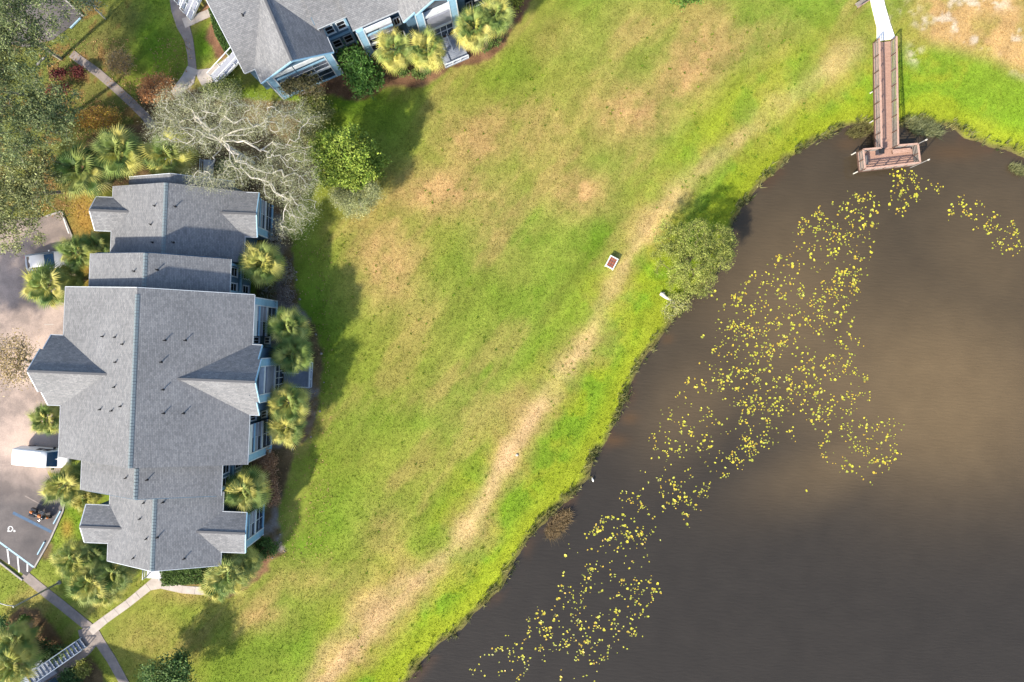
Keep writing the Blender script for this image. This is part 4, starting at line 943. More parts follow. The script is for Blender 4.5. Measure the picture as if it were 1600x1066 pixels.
tree('willow_bush', 'spreading grey green willow bush leaning over the pond edge', 'bush', (1070, 405),
     [(1050, 370, 2.6, 2.0, 1.9, 1.4), (1085, 375, 3, 2.2, 2.2, 1.6), (1120, 375, 2.4, 1.8, 1.8, 1.3), (1045, 405, 2.2, 1.9, 1.9, 1.2), (1080, 412, 3, 2.4, 2.0, 1.5), (1118, 405, 2.2, 1.9, 1.6, 1.2), (1090, 440, 2.0, 2.1, 1.5, 1.1), (1065, 445, 1.6, 1.9, 1.6, .9), (1135, 385, 1.6, 1.4, 1.4, .8)],
     470, 29000, .10, (.13, .17, .03), (.42, .44, .11), .21, bark='bark_brown', r_tip=.014, aspect=.26, shell=.5, up=.3)
tree('shore_scrub', 'low scrub joining the white log and the pond', 'bush', (1062, 470), [(1062, 475, .5, 1.3, .9, .5), (1048, 488, .3, .9, .9, .4)], 60, 1300, .09, (.22, .25, .05), (.38, .36, .14), .24)
tree('brown_shrub', 'dry brown bare shrub at the porch south of the deck', 'shrub', (425, 722), [(414, 722, 1.5, 1.4, 1.3, .8)], 170, 3000, .095, (.34, .18, .10), (.50, .30, .17), .24, bark='bark_brown', r_tip=.014)
tree('brown_shrub', 'dry brown shrub strip beyond the small palm', 'shrub', (428, 762), [(422, 752, 1.0, .8, 1.6, .6), (426, 775, .9, .6, 1.2, .5)], 150, 2800, .095, (.32, .17, .10), (.50, .30, .17), .22, bark='bark_brown', r_tip=.013)
tree('green_shrub', 'rounded green shrub at the tip of the mulch bed', 'shrub', (418, 856), [(416, 856, .9, 1.3, 1.1, .7)], 60, 2200, .1, (.045, .10, .02), (.12, .19, .04), .2, bark='bark_brown', shell=.65)
for i, (lb, px, py, c1, c2) in enumerate((('grey twiggy shrub between the upper porch and the single palm', 428, 372, (.20, .17, .14), (.32, .28, .22)), ('grey twiggy shrub right beside the single palm', 446, 425, (.18, .16, .13), (.30, .26, .21)), ('dark twiggy shrub under the blue window wall', 418, 455, (.06, .085, .03), (.18, .18, .08)), ('purple grey twiggy shrub by the broad porch corner', 448, 462, (.15, .12, .12), (.26, .21, .2)))):
    tree('twiggy_shrub', lb, 'shrub', (px + 3, py + 1), [(px, py, 1.0, .95, 1.3, .6)], 90, 800, .075, c1, c2, .2, bark='bark_grey', r_tip=.013)
for lb, px, py, rx, ry in (('small rounded shrub beside the rear pair of palms', 655, 116, .75, .55), ('small dark shrub next to the pale deck palms', 630, 112, .5, .45), ('dark shrub at the bed corner below the paired palms', 772, 62, .8, .9), ('clipped dark shrub half under the lone lit palm', 757, 74, .7, .6)):
    tree('small_shrub', lb, 'shrub', (px, py), [(px - 1, py - 1, .7, rx, ry, .5)], 40, 900, .09, (.05, .10, .02), (.14, .20, .05), .16, bark='bark_brown', shell=.6)
tree('flower_shrub', 'wine red shrub between dark bush and the palms', 'shrub', (590, 97), [(589, 95, .9, .55, .8, .5)], 40, 600, .09, (.12, .02, .03), (.24, .06, .06), .16, bark='bark_brown')
tree('yellow_shrub', 'small yellow leaved shrub at the frame edge by the palms', 'shrub', (800, 12), [(798, 10, .8, .7, 1.2, .5), (808, 2, .7, .7, .7, .5)], 50, 800, .12, (.10, .15, .02), (.42, .38, .06), .2, bark='bark_brown')
tree('green_shrub', 'bright green treetop at the far lawn edge', 'shrub', (1075, 4), [(1072, -2, 1.2, 1.6, .8, .8)], 50, 1500, .12, (.05, .11, .02), (.16, .26, .04), .22, bark='bark_brown', shell=.6)
tree('yellow_shrub', 'yellow green bush beside the outdoor stair landing', 'shrub', (132, 1045), [(130, 1044, 1.0, .75, .85, .6)], 45, 1100, .1, (.16, .18, .03), (.36, .34, .08), .18, bark='bark_brown', shell=.6)
tree('dark_shrub', 'dark fern like shrub tucked below the yellow green bush', 'shrub', (113, 1056), [(112, 1056, .8, 1.1, .9, .6)], 50, 1100, .13, (.035, .08, .02), (.10, .17, .05), .22, bark='bark_brown')
tree('dark_shrub', 'dark green shrub along the upper side of the blue stair', 'shrub', (84, 1018), [(76, 1020, 1.2, 1.6, 1.0, .8)], 70, 1600, .14, (.035, .08, .02), (.10, .15, .05), .25, bark='bark_brown')
tree('dark_shrub', 'shadowy dark shrub near the brown mulch round', 'shrub', (62, 1005), [(55, 1008, .9, .8, .8, .6)], 40, 800, .12, (.025, .06, .02), (.08, .12, .04), .2, bark='bark_brown')
tree('green_shrub', 'clipped green ball shrub in the brown mulch round', 'shrub', (42, 972), [(39, 972, .8, .75, .65, .55)], 45, 1200, .09, (.05, .11, .02), (.14, .22, .04), .15, bark='bark_brown', shell=.65)
tree('green_shrub', 'leafy green shrub at the frame edge below the lamp', 'shrub', (10, 990), [(4, 985, 1.2, 1.1, 1.4, .8)], 60, 1500, .12, (.04, .10, .03), (.10, .19, .06), .22, bark='bark_brown', shell=.6)

def hedge(label, poly_px, h, c1, c2, n):
    pts = px_poly(poly_px); root = empty('clipped_hedge', P(*np.mean(poly_px, axis=0))); o = np.array(root.location)
    lo, hi = pts.min(0), pts.max(0); c = rng.uniform([*lo, .1], [*hi, h], (n * 3, 3)); c = c[inside(c[:, 0], c[:, 1], pts)][:n]
    top = rng.random(len(c)) < .6; c[top, 2] = h - rng.random(top.sum()) * .18 + (fbm(c[top, 0], c[top, 1], .6, 77, 2) - .5) * .3
    v, f, cc = leaf_quads(c - o, .085, shades(len(c), c1, c2), .6, .55); obj('foliage', np_mesh('foliage', v, f, [M['leaf']], col=cc), root)
    cen = pts.mean(0); core = [tuple((cen + (p - cen) * .86) - o[:2]) for p in pts]; mb = MB(); mb.prism(core, 0, h * .82); mb.build('twig_core', M['bark_brown'], root)
    tag(root, label, 'hedge', 'clipped hedges')
hedge('clipped green hedge along the end wall of the building', [(259, 884), (322, 882), (325, 906), (262, 910)], 1.3, (.05, .10, .02), (.13, .20, .04), 5000)
hedge('long clipped hedge along the end of the angled building', [(334, 23), (347, 17), (356, 35), (370, 84), (360, 92), (344, 62)], 1.5, (.03, .07, .015), (.09, .16, .03), 5200)

# palms
def frond_mesh(L, droop, name, material):
    V, F = [], []
    pl = .40 * L; n = 25
    pt = lambda s_: Vector((s_, 0, .10 * s_ - droop * (s_ / L) ** 2 * L * .55))
    w = .028
    V += [pt(0) + Vector((0, -w, 0)), pt(0) + Vector((0, w, 0)), pt(pl) + Vector((0, w * .6, 0)), pt(pl) + Vector((0, -w * .6, 0))]; F.append((0, 1, 2, 3))
    for k in range(n):
        t = (k + .5) / n * 2 - 1; a_ = t * R(118); s0 = pl + .16 * L * (1 - abs(t)); ll = L * (.58 - .20 * abs(t) ** 1.5) * rnd.uniform(.88, 1.08)
        b0 = pt(s0); d = Vector((math.cos(a_), math.sin(a_), 0)); nn = Vector((-d.y, d.x, 0))
        mid = b0 + d * ll * .5 + Vector((0, 0, .05 * L - droop * ll * .16 - abs(t) * .05)); tip = b0 + d * ll + Vector((0, 0, -droop * ll * .75 - rnd.uniform(0, .12)))
        ww = .078 * L / 2; b = len(V)
        V += [b0, mid + nn * ww * .62, mid - nn * ww * .62, tip, mid + Vector((0, 0, -.02))]; F += [(b, b + 4, b + 1), (b, b + 2, b + 4), (b + 1, b + 4, b + 3), (b + 4, b + 2, b + 3)]
    return np_mesh(name, V, F, [material])
FR = {}
for key, mt in (('g', 'frond_green'), ('y', 'frond_gold'), ('d', 'frond_dry')):
    FR[key] = [frond_mesh(1.0, dr, 'frond', M[mt]) for dr in (.25, .55, .9)]
def trunk_mesh():
    mb = MB(); pts, rad = [], []
    for i in range(13): z = i / 12; pts.append((.02 * math.sin(z * 3), .015 * math.sin(z * 4), z)); rad.append(.2 - .04 * z + (.018 if i % 2 else -.01))
    mb.tube(pts, rad, 9); return np_mesh('trunk', mb.v, mb.f, [M['palm_trunk']], smooth=True)
TRM = trunk_mesh()
def palm(label, px, py, rpx, h, gold=.35, n=40, dry=.06, group='cabbage palms'):
    gold *= 1.1; n = n + rnd.randint(-7, 6); dry *= rnd.choice((.4, 1, 2)); top = P(px, py, h); s_ = 1 - h / CAM_H; rad = rpx * K * s_ * rnd.uniform(.93, 1.02)
    root = empty('cabbage_palm', (top.x, top.y, 0)); t = obj('trunk', TRM, root); t.scale = (1, 1, h - .25)
    for k in range(n):
        u = (k + .5) / n; el = R(78 - 112 * u ** .8) + rnd.uniform(-.12, .12); az = k * 2.39996 + rnd.uniform(-.25, .25)
        key = 'd' if u > .86 and rnd.random() < dry * 8 else ('y' if rnd.random() < gold * (.5 + u) else 'g')
        me = FR[key][0 if u < .3 else (1 if u < .7 else 2)]
        f = obj('frond', me, root, (.08 * math.cos(az), .08 * math.sin(az), h - .25 - .35 * u + rnd.uniform(-.05, .05)))
        Ls = rad * 1.12 * rnd.uniform(.86, 1.08) * (.86 if u < .2 else 1)
        f.scale = (Ls, Ls, Ls); f.rotation_euler = (rnd.uniform(-.35, .35), -el, az)
    return tag(root, label, 'palm', group)
for a in (
    ('tall palm left of the pale deck at the angled building', 615, 76, 29, 5.2, .45), ('palm overlapping the pale deck of the angled building', 666, 76, 29, 5.2, .55), ('lit palm across the pale deck from the paired palms', 740, 42, 30, 5.0, .45), ('darker palm behind the lit palm past the pale deck', 772, 22, 28, 5.2, .25),
    ('broad palm farthest from the moss oak, by the parking lawn', 124, 266, 39, 5.5, .3), ('broad palm between rusty shrub and upper roof corner', 184, 236, 37, 5.4, .3), ('yellowing ragged palm under the moss oak limbs', 262, 243, 38, 4.2, .6),
    ('palm in the notch beside the hood of the silver car', 118, 394, 27, 4.6, .35), ('palm over the orange grass in the roof notch', 146, 384, 24, 3.6, .35), ('palm on the driver side of the silver car', 72, 446, 32, 5.0, .4), ('small palm at the roof corner near the silver car', 105, 432, 20, 3.2, .2),
    ('single golden palm before the blue window wall', 408, 412, 31, 4.6, .5), ('grey green palm touching the broad porch', 449, 512, 29, 4.4, .3), ('dark green palm against the entrance deck rail', 455, 553, 32, 4.2, .12), ('golden palm just past the entrance deck', 450, 630, 31, 4.4, .65), ('palm crowding the golden palm past the entrance deck', 445, 668, 29, 4.0, .4),
    ('lone palm between brown shrubs and window wall', 382, 769, 32, 4.6, .45), ('large palm at the building end past the hedge', 355, 898, 33, 4.2, .5), ('smaller palm by the corner of the end porch', 378, 882, 26, 3.4, .4), ('leaning palm nearest the hedge and walk', 338, 915, 24, 3.4, .45),
    ('small lit palm at the eave by the white van', 70, 656, 24, 4.2, .5), ('large golden palm between white van and motorcycle', 98, 760, 31, 4.6, .6), ('palm squeezed under the eave behind the white van', 124, 746, 24, 3.6, .3), ('yellow palm skirt above the orange grass', 128, 778, 20, 3.0, .8),
    ('palm of the grove closest to the lamp post', 112, 876, 30, 5.0, .55), ('palm of the grove nearest the gable corner', 140, 868, 26, 4.6, .35), ('pale palm of the grove at the walk side', 140, 912, 30, 4.6, .65), ('dark palm of the grove beside the end roof', 175, 898, 30, 4.2, .2), ('outermost palm of the grove towards the pale walk', 165, 925, 24, 3.8, .5),
    ('shaded palm by the patio deck of the corner building', 18, 1040, 32, 4.6, .35), ('ragged brown palm over the mulch round', 20, 1005, 28, 3.6, .4)):
    palm(*a)

# ------------------------------------------------------------------ boardwalk
DZ = .15; RH = 1.15                      # deck level, top of railing
def rail_pt(px, py): return P(px, py, DZ + RH)      # points read along the cap rail
A_, B_, C2, D_, E_, F_ = [rail_pt(*p) for p in ((1349, 233.5), (1352, 264), (1438, 254), (1434.5, 224.7), (1403.6, 227), (1377.6, 231))]
N1, N2 = rail_pt(1374, 60), rail_pt(1401, 57)
flat = lambda p: Vector((p.x, p.y, 0))
bw = empty('boardwalk', flat((N1 + N2) / 2)); off = bw.location
def planks(quad, step, name):
    """boards laid across from side a-b to side c-d; quad = (a, b, c, d)"""
    a, b, c, d = [flat(p) for p in quad]; n = int(((b - a).length + (d - c).length) / 2 / step); mb = MB(off)
    for k in range(n):
        t0, t1 = (k + .04) / n, (k + .96) / n; z = DZ + rnd.uniform(-.004, .004)
        q = [a.lerp(b, t0), d.lerp(c, t0), d.lerp(c, t1), a.lerp(b, t1)]
        mb.slab([p + Vector((0, 0, z)) for p in q], .045)
    o = mb.build(name, M['wood_deck'], bw); o['kind'] = 'stuff'; return o
planks((N1, F_, E_, N2), .145, 'walk_planks')
ext = lambda p, q, t: p + (q - p) * t
planks((A_, B_, C2, D_), .145, 'platform_planks')
for p, q in ((N1, F_), (N2, E_)):
    mb = MB(off); mb.beam(flat(p) + Vector((0, 0, DZ - .16)), flat(q) + Vector((0, 0, DZ - .16)), .1, .2); mb.build('joist', M['wood_dark'], bw)
for p, q in ((A_, B_), (B_, C2), (C2, D_), (D_, A_)):
    mb = MB(off); mb.beam(flat(p) + Vector((0, 0, DZ - .15)), flat(q) + Vector((0, 0, DZ - .15)), .09, .22); mb.build('joist', M['wood_dark'], bw)
def railing(p, q, n):
    p, q = flat(p), flat(q); up = lambda v, z: v + Vector((0, 0, z)); L = (q - p).length; d = (q - p).normalized()
    mb = MB(off); mb.beam(up(p, DZ + RH), up(q, DZ + RH), .17, .05); cap = mb.build('cap_rail', M['wood_rail'], bw)
    for z in (.15, .42, .68, .92):
        mb = MB(off); mb.beam(up(p, DZ + z), up(q, DZ + z), .04, .07); mb.build('side_rail', M['wood_grey'], bw)
    for k in range(n + 1):
        c = p.lerp(q, k / n); mb = MB(off); mb.obox((c.x, c.y, DZ + RH / 2 - .15), (.1, .1, RH + .22), math.atan2(d.y, d.x)); mb.build('rail_post', M['wood_dark'], bw)
railing(N1, F_, 7); railing(N2, E_, 7)
for p, q, n in ((F_, A_, 2), (A_, B_, 2), (B_, C2, 5), (C2, D_, 2), (D_, E_, 2)): railing(p, q, n)
for (p, zt) in ((A_, DZ - .1), (B_, DZ - .1), (C2, DZ + 2.3), (D_, DZ + 2.3), (F_, DZ - .1), (E_, DZ - .1), (N1.lerp(F_, .72), DZ - .1), (N2.lerp(E_, .72), DZ - .1), (N1.lerp(F_, .45), DZ - .1), (N2.lerp(E_, .45), DZ - .1)):
    c = flat(p) + (flat(p) - flat((A_ + C2) / 2)).normalized() * .14
    if zt < 1: c = flat(p) + Vector((-.22 if p.x < E_.x - .5 else .1, 0, 0))
    mb = MB(off); mb.tube([(c.x, c.y, -2.4), (c.x, c.y, zt)], .07 if zt < 1 else .045, 10); o = mb.build('piling', M['pvc'] if zt < 1 else M['metal_grey'], bw)
    if zt > 1: mb = MB(off); mb.tube([(c.x, c.y, zt), (c.x, c.y, zt + .22)], [.09, .07], 10); mb.build('post_cap', M['pvc'], o)
tag(bw, 'reddish brown timber boardwalk with railings ending in a platform over the pond', 'boardwalk')
def bench(name, label, p, q, w, seat_z, mt, back=None):
    p, q = flat(p), flat(q); rt = empty(name, (p + q) / 2 + Vector((0, 0, DZ)), math.atan2((q - p).y, (q - p).x)); L = (q - p).length
    for k in range(3): y = -w / 2 + w * (k + .5) / 3; MB().box(-L / 2, L / 2, y - w / 6 + .01, y + w / 6 - .01, seat_z - .05, seat_z).build('seat_board', mt, rt)
    for x in (-L / 2 + .15, L / 2 - .15): MB().box(x - .05, x + .05, -w / 2 + .04, w / 2 - .04, 0, seat_z - .05).build('leg', M['wood_dark'], rt)
    if back:
        for z in (.3, .5): MB().box(-L / 2, L / 2, back * (w / 2 + .02) - .02, back * (w / 2 + .02) + .02, seat_z + z - .06, seat_z + z + .06).build('back_board', mt, rt)
        for x in (-L / 2 + .15, L / 2 - .15): MB().box(x - .03, x + .03, back * (w / 2 + .06) - .03, back * (w / 2 + .06) + .03, 0, seat_z + .58).build('back_post', M['wood_dark'], rt)
    return tag(rt, label, 'bench')
m_ = lambda t, s_: A_.lerp(D_, t).lerp(B_.lerp(C2, t), s_)
bench('platform_bench', 'timber bench along the shoreward rail of the platform', m_(.60, .2), m_(.93, .2), .45, .42, M['wood_rail'])
bench('grey_bench', 'weathered grey bench at the sheltered end of the platform', m_(.11, .25), m_(.11, .72), .36, .4, M['wood_grey'])
tb = empty('litter_bin', flat(m_(.36, .14)) + Vector((0, 0, DZ)))
mb = MB(); mb.box(-.26, .26, -.26, .26, .02, .8); mb.build('bin_body', M['screen_dark'], tb)
mb = MB(); mb.box(-.29, .29, -.29, .29, .8, .86); mb.box(-.2, .2, -.2, .2, .861, .95); mb.build('lid', M['vent_black'], tb)
for x in (-.2, .2): MB().box(x - .04, x + .04, -.2, .2, 0, .02).build('foot', M['wood_dark'], tb)
tag(tb, 'dark litter bin where the boardwalk meets the platform', 'bin')
# bench by the path at the frame edge
pb = empty('park_bench', P(1348, 6), R(33))
for k in range(4): MB().box(-1.0, 1.0, -.1 + k * .13, -.1 + k * .13 + .11, .42, .46).build('seat_slat', M['wood_grey'], pb)
for k in range(3): MB().box(-1.0, 1.0, -.2, -.16, .55 + k * .16, .55 + k * .16 + .12).build('back_slat', M['wood_rail'], pb)
for x in (-.8, .8):
    mb = MB(); mb.box(x - .04, x + .04, -.15, .4, .36, .42); mb.box(x - .04, x + .04, .3, .4, -.15, .36); mb.box(x - .04, x + .04, -.15, -.07, -.15, .36); mb.build('leg', M['wood_dark'], pb)
    MB().box(x - .03, x + .03, -.26, -.2, .3, 1.0).build('back_post', M['wood_dark'], pb)
tag(pb, 'weathered slatted bench beside the white walk', 'bench')

# ------------------------------------------------------------------ things on the lawn
bx = empty('pump_box', P(955, 411) + Vector((0, 0, hz(955, 411) - .02)), R(-28))
W_, H_, T_ = 1.0, 1.32, .52
MB().box(-W_ / 2 + .08, W_ / 2 - .08, -H_ / 2 + .08, H_ / 2 - .08, 0, T_ - .06).build('box_body', M['wood_grey'], bx)
mb = MB(); t = .12
mb.box(-W_ / 2, W_ / 2, -H_ / 2, -H_ / 2 + t, T_ - .1, T_ + .03); mb.box(-W_ / 2, W_ / 2, H_ / 2 - t, H_ / 2, T_ - .1, T_ + .03)
mb.box(-W_ / 2, -W_ / 2 + t, -H_ / 2 + t, H_ / 2 - t, T_ - .1, T_ + .027); mb.box(W_ / 2 - t, W_ / 2, -H_ / 2 + t, H_ / 2 - t, T_ - .1, T_ + .027); mb.build('top_frame', M['paint_white'], bx)
for i in range(3):
    for k in range(3):
        w = (W_ - 2 * t) / 3; l = (H_ - 2 * t) / 3
        MB().box(-W_ / 2 + t + i * w + .025, -W_ / 2 + t + (i + 1) * w - .025, -H_ / 2 + t + k * l + .05, -H_ / 2 + t + (k + 1) * l - .05, T_ - .07, T_ + .01).build('rust_panel', M['rust_panel'], bx)
for x in (-W_ / 2 + .06, W_ / 2 - .06):
    for y in (-H_ / 2 + .06, H_ / 2 - .06): MB().box(x - .06, x + .06, y - .06, y + .06, -.1, T_ - .1).build('corner_post', M['paint_white'], bx)
tag(bx, 'white framed wooden box with rows of rust brown panels on the lawn', 'box')

lg = empty('fallen_log', P(1044, 466) + Vector((0, 0, hz(1044, 466))), R(-33))
mb = MB(); mb.tube([(-.85, .02, .25), (-.6, .05, .27), (-.2, -.02, .32), (.2, .02, .32), (.6, -.02, .27), (.85, -.05, .22)], [.17, .21, .15, .14, .17, .22], 10); mb.build('log_wood', M['log'], lg, smooth=True)
MB().tube([(-.5, .05, .25), (-.62, .3, .34)], [.06, .035], 7).build('branch_stub', M['log'], lg)
MB().tube([(.6, 0, .25), (.72, -.26, .33)], [.07, .05], 7).build('branch_stub', M['log'], lg)
lg.scale = (1.15, 1.15, 1.15)
tag(lg, 'bleached white log lying by the willow bush', 'log')

# white egret wading at the shore
eg = empty('egret', P(925.5, 748.5, WATER - .12), R(105))
def skin(name, pts, material, parent, smooth=True, n=8):
    mb = MB(); mb.tube([p[:3] for p in pts], [p[3] for p in pts], n); return mb.build(name, material, parent, smooth)
skin('body', [(-.42, 0, .44, .012), (-.30, 0, .47, .05), (-.15, 0, .5, .095), (.0, 0, .52, .11), (.12, 0, .55, .085), (.18, 0, .62, .045), (.16, .0, .70, .032), (.20, .01, .78, .028), (.29, .03, .82, .028), (.35, .04, .83, .034), (.40, .05, .825, .028)], M['feather'], eg)
skin('bill', [(.40, .05, .825, .018), (.53, .07, .81, .004)], M['orange_paint'], eg)
for y in (-.05, .05):
    skin('leg', [(.0, y, .45, .014), (.02, y, .24, .010), (-.02, y, -.02, .010)], M['black_paint'], eg, n=6)
    skin('wing', [(.1, y * 1.9, .55, .02), (-.1, y * 2.0, .53, .05), (-.34, y * 1.1, .46, .012)], M['feather'], eg)
eg.scale = (.7, .7, .7)
tag(eg, 'white egret standing in shallow water near the brown reeds', 'bird')
# small pale stones
def stone(px, py, r, label, mt='stone_pale'):
    z = hz(px, py); rt = empty('stone', P(px, py) + Vector((0, 0, z))); o = rng.normal(size=(42, 3)); V, F = [], []
    for i in range(5):
        for k in range(8):
            t = math.pi * i / 4; p = 2 * math.pi * k / 8; q = r * rng.uniform(.75, 1.2)
            V.append((q * math.sin(t) * math.cos(p) * 1.2, q * math.sin(t) * math.sin(p), q * .6 * math.cos(t) + r * .2))
    for i in range(4):
        for k in range(8): F.append((i * 8 + k, (i + 1) * 8 + k, (i + 1) * 8 + (k + 1) % 8, i * 8 + (k + 1) % 8))
    obj('rock', np_mesh('rock', V, F, [M[mt]], smooth=True), rt); tag(rt, label, 'stone', 'pale stones')
stone(808, 711, .16, 'small white stone lying on the worn track')
for q in range(14):
    t = q / 13; px, py = [(455, 700), (487, 680), (500, 640), (505, 600), (503, 555), (495, 520), (470, 490), (463, 440), (461, 425), (440, 850), (436, 835), (446, 862), (428, 872), (466, 470)][q]
    stone(px + rnd.uniform(-3, 3), py + rnd.uniform(-3, 3), rnd.uniform(.08, .15), 'pale edging stone along the mulch bed by the palms', 'wood_grey')

# ------------------------------------------------------------------ vehicles
def loft(stations, mats, name, parent, smooth=True, capm=0):
    """stations: (x, [(y, z), ...]) half sections from centre bottom to centre top, mirrored"""
    V, F = [], []; n = len(stations[0][1]); m = 2 * n
    for x, s_ in stations: V += [(x, y, z) for y, z in s_] + [(x, -y, z) for y, z in s_[::-1]]
    for i in range(len(stations) - 1):
        for k in range(m): k2 = (k + 1) % m; F.append((i * m + k, i * m + k2, (i + 1) * m + k2, (i + 1) * m + k))
    F.append(tuple(range(m - 1, -1, -1))); F.append(tuple(range((len(stations) - 1) * m, len(stations) * m)))
    return obj(name, np_mesh(name, V, F, mats, smooth=smooth), parent)
def car_section(w, zb, zs, zt, wt):   # half section: sill, shoulder, top
    return [(0, zb), (w * .92, zb), (w, zb + .12), (w, zs - .08), (w * .97, zs), (wt, zt - .02 if zt > zs else zs + .001), (wt * .85, zt), (0, zt + .015)]
def wheels(rt, xs, w, r):
    for x in xs:
        for sg in (-1, 1):
            y = sg * (w - .10)
            mb = MB(); mb.tube([(x, y - .11, r), (x, y + .11, r)], r, 18); o = mb.build('wheel', M['rubber'], rt)
            MB().tube([(x, y + sg * .09, r), (x, y + sg * .125, r)], r * .62, 14).build('rim', M['chrome'], o)
def glass(rt, name, q, mt='windshield'):
    mb = MB(); n = (Vector(q[1]) - Vector(q[0])).cross(Vector(q[2]) - Vector(q[0])).normalized()
    if n.z < 0 and abs(n.z) > .05: n = -n
    if abs(n.z) <= .4 and n.y * q[0][1] < 0: n = -n
    o = n * .012; V = [Vector(p) + o for p in q] + [Vector(p) - o * 1.5 for p in q]
    mb.add(V, [(0, 1, 2, 3), (7, 6, 5, 4), (0, 4, 5, 1), (1, 5, 6, 2), (2, 6, 7, 3), (3, 7, 4, 0)]); return mb.build(name, M[mt], rt)
# silver car
sv = empty('parked_car', P(81, 409) + Vector((0, 0, .07)), R(7)); w = .9
loft([(-2.3, car_section(w * .86, .35, .72, .74, w * .8)), (-2.2, car_section(w * .95, .28, .92, .94, w * .84)), (-1.6, car_section(w, .2, .96, 1.0, w * .86)), (.6, car_section(w, .2, .92, .95, w * .88)), (1.5, car_section(w * .98, .2, .86, .90, w * .84)), (2.1, car_section(w * .9, .25, .74, .77, w * .76)), (2.3, car_section(w * .78, .35, .6, .62, w * .66))], [M['car_silver']], 'body', sv)
loft([(-2.0, [(0, .93), (w * .82, .93), (w * .8, .95), (w * .74, .97), (0, .98)]), (-1.35, [(0, .93), (w * .86, .93), (w * .74, 1.38), (w * .62, 1.44), (0, 1.46)]), (-.3, [(0, .93), (w * .88, .93), (w * .76, 1.42), (w * .64, 1.48), (0, 1.5)]), (.15, [(0, .93), (w * .88, .93), (w * .74, 1.38), (w * .62, 1.44), (0, 1.46)]), (.95, [(0, .9), (w * .86, .9), (w * .84, .92), (w * .78, .94), (0, .95)])], [M['car_silver']], 'cabin', sv)
glass(sv, 'windshield', [(.2, w * .6, 1.44), (.2, -w * .6, 1.44), (.9, -w * .74, .98), (.9, w * .74, .98)])
glass(sv, 'rear_window', [(-1.40, w * .6, 1.40), (-1.40, -w * .6, 1.40), (-1.93, -w * .68, 1.03), (-1.93, w * .68, 1.03)], 'glass')
for sg in (-1, 1):
    glass(sv, 'side_window', [(-1.3, sg * w * .79, 1.32), (-.42, sg * w * .80, 1.36), (-.42, sg * w * .885, 1.0), (-1.55, sg * w * .87, 1.0)], 'glass')
    glass(sv, 'side_window', [(-.32, sg * w * .80, 1.36), (.1, sg * w * .79, 1.33), (.6, sg * w * .88, 1.0), (-.32, sg * w * .885, 1.0)], 'glass')
    MB().obox((.55, sg * (w + .08), 1.0), (.16, .2, .12)).build('mirror', M['car_silver'], sv)
    MB().obox((2.17, sg * w * .66, .68), (.16, .3, .12), -sg * .2).build('headlight', M['lamp_lens'], sv)
    MB().obox((-2.26, sg * w * .66, .8), (.1, .3, .14), sg * .1).build('tail_light', M['red_light'], sv)
wheels(sv, (-1.4, 1.4), w, .32)
tag(sv, 'silver grey car parked between two palms', 'car')
# white van
vn = empty('parked_van', P(78, 712) + Vector((0, 0, .07)), R(-5)); w = 1.0
def vs_(w_, zb, zt, wt): return [(0, zb), (w_ * .94, zb), (w_, zb + .15), (w_, 1.05), (w_ * .98, 1.15), (wt, zt - .16), (wt * .9, zt - .03), (0, zt)]
loft([(-2.7, vs_(w * .94, .45, 1.98, w * .84)), (-2.6, vs_(w * .99, .32, 2.05, w * .88)), (-1.2, vs_(w, .25, 2.1, w * .9)), (.75, vs_(w, .25, 2.08, w * .88)), (1.02, vs_(w, .25, 1.98, w * .85)), (1.75, [(0, .25), (w * .94, .25), (w, .4), (w, 1.0), (w * .97, 1.1), (w * .9, 1.2), (w * .85, 1.24), (0, 1.28)]), (2.45, [(0, .3), (w * .88, .3), (w * .92, .42), (w * .92, .85), (w * .9, .95), (w * .84, 1.02), (w * .78, 1.05), (0, 1.08)]), (2.7, [(0, .4), (w * .74, .4), (w * .78, .5), (w * .78, .75), (w * .76, .82), (w * .72, .86), (w * .66, .88), (0, .9)])], [M['car_white']], 'body', vn)
glass(vn, 'windshield', [(1.02, w * .76, 1.97), (1.02, -w * .76, 1.97), (1.72, -w * .83, 1.29), (1.72, w * .83, 1.29)])
for sg in (-1, 1):
    for x0, x1 in ((-.35, .3), (.38, 1.05)):
        glass(vn, 'side_window', [(x0, sg * w * .915, 1.78), (x1 - .12, sg * w * .91, 1.78), (x1 + .2 if x1 > 1 else x1, sg * w * .985, 1.2), (x0, sg * w * .985, 1.2)], 'glass')
    MB().obox((1.25, sg * (w + .12), 1.2), (.14, .22, .26)).build('mirror', M['black_paint'], vn)
    MB().obox((2.56, sg * w * .6, .82), (.14, .3, .16), -sg * .25).build('headlight', M['lamp_lens'], vn)
    MB().obox((-2.71, sg * w * .78, 1.1), (.06, .14, .4)).build('tail_light', M['red_light'], vn)
for sg in (-1, 1): MB().box(-2.0, .4, sg * w * .72 - .03, sg * w * .72 + .03, 2.05, 2.09).build('roof_rail', M['car_white'], vn)
MB().obox((2.6, 0, .5), (.3, 1.5, .22)).build('bumper', M['metal_grey'], vn)
wheels(vn, (-1.75, 1.8), w, .36)
tag(vn, 'white van parked nose in beside the large golden palm', 'van')
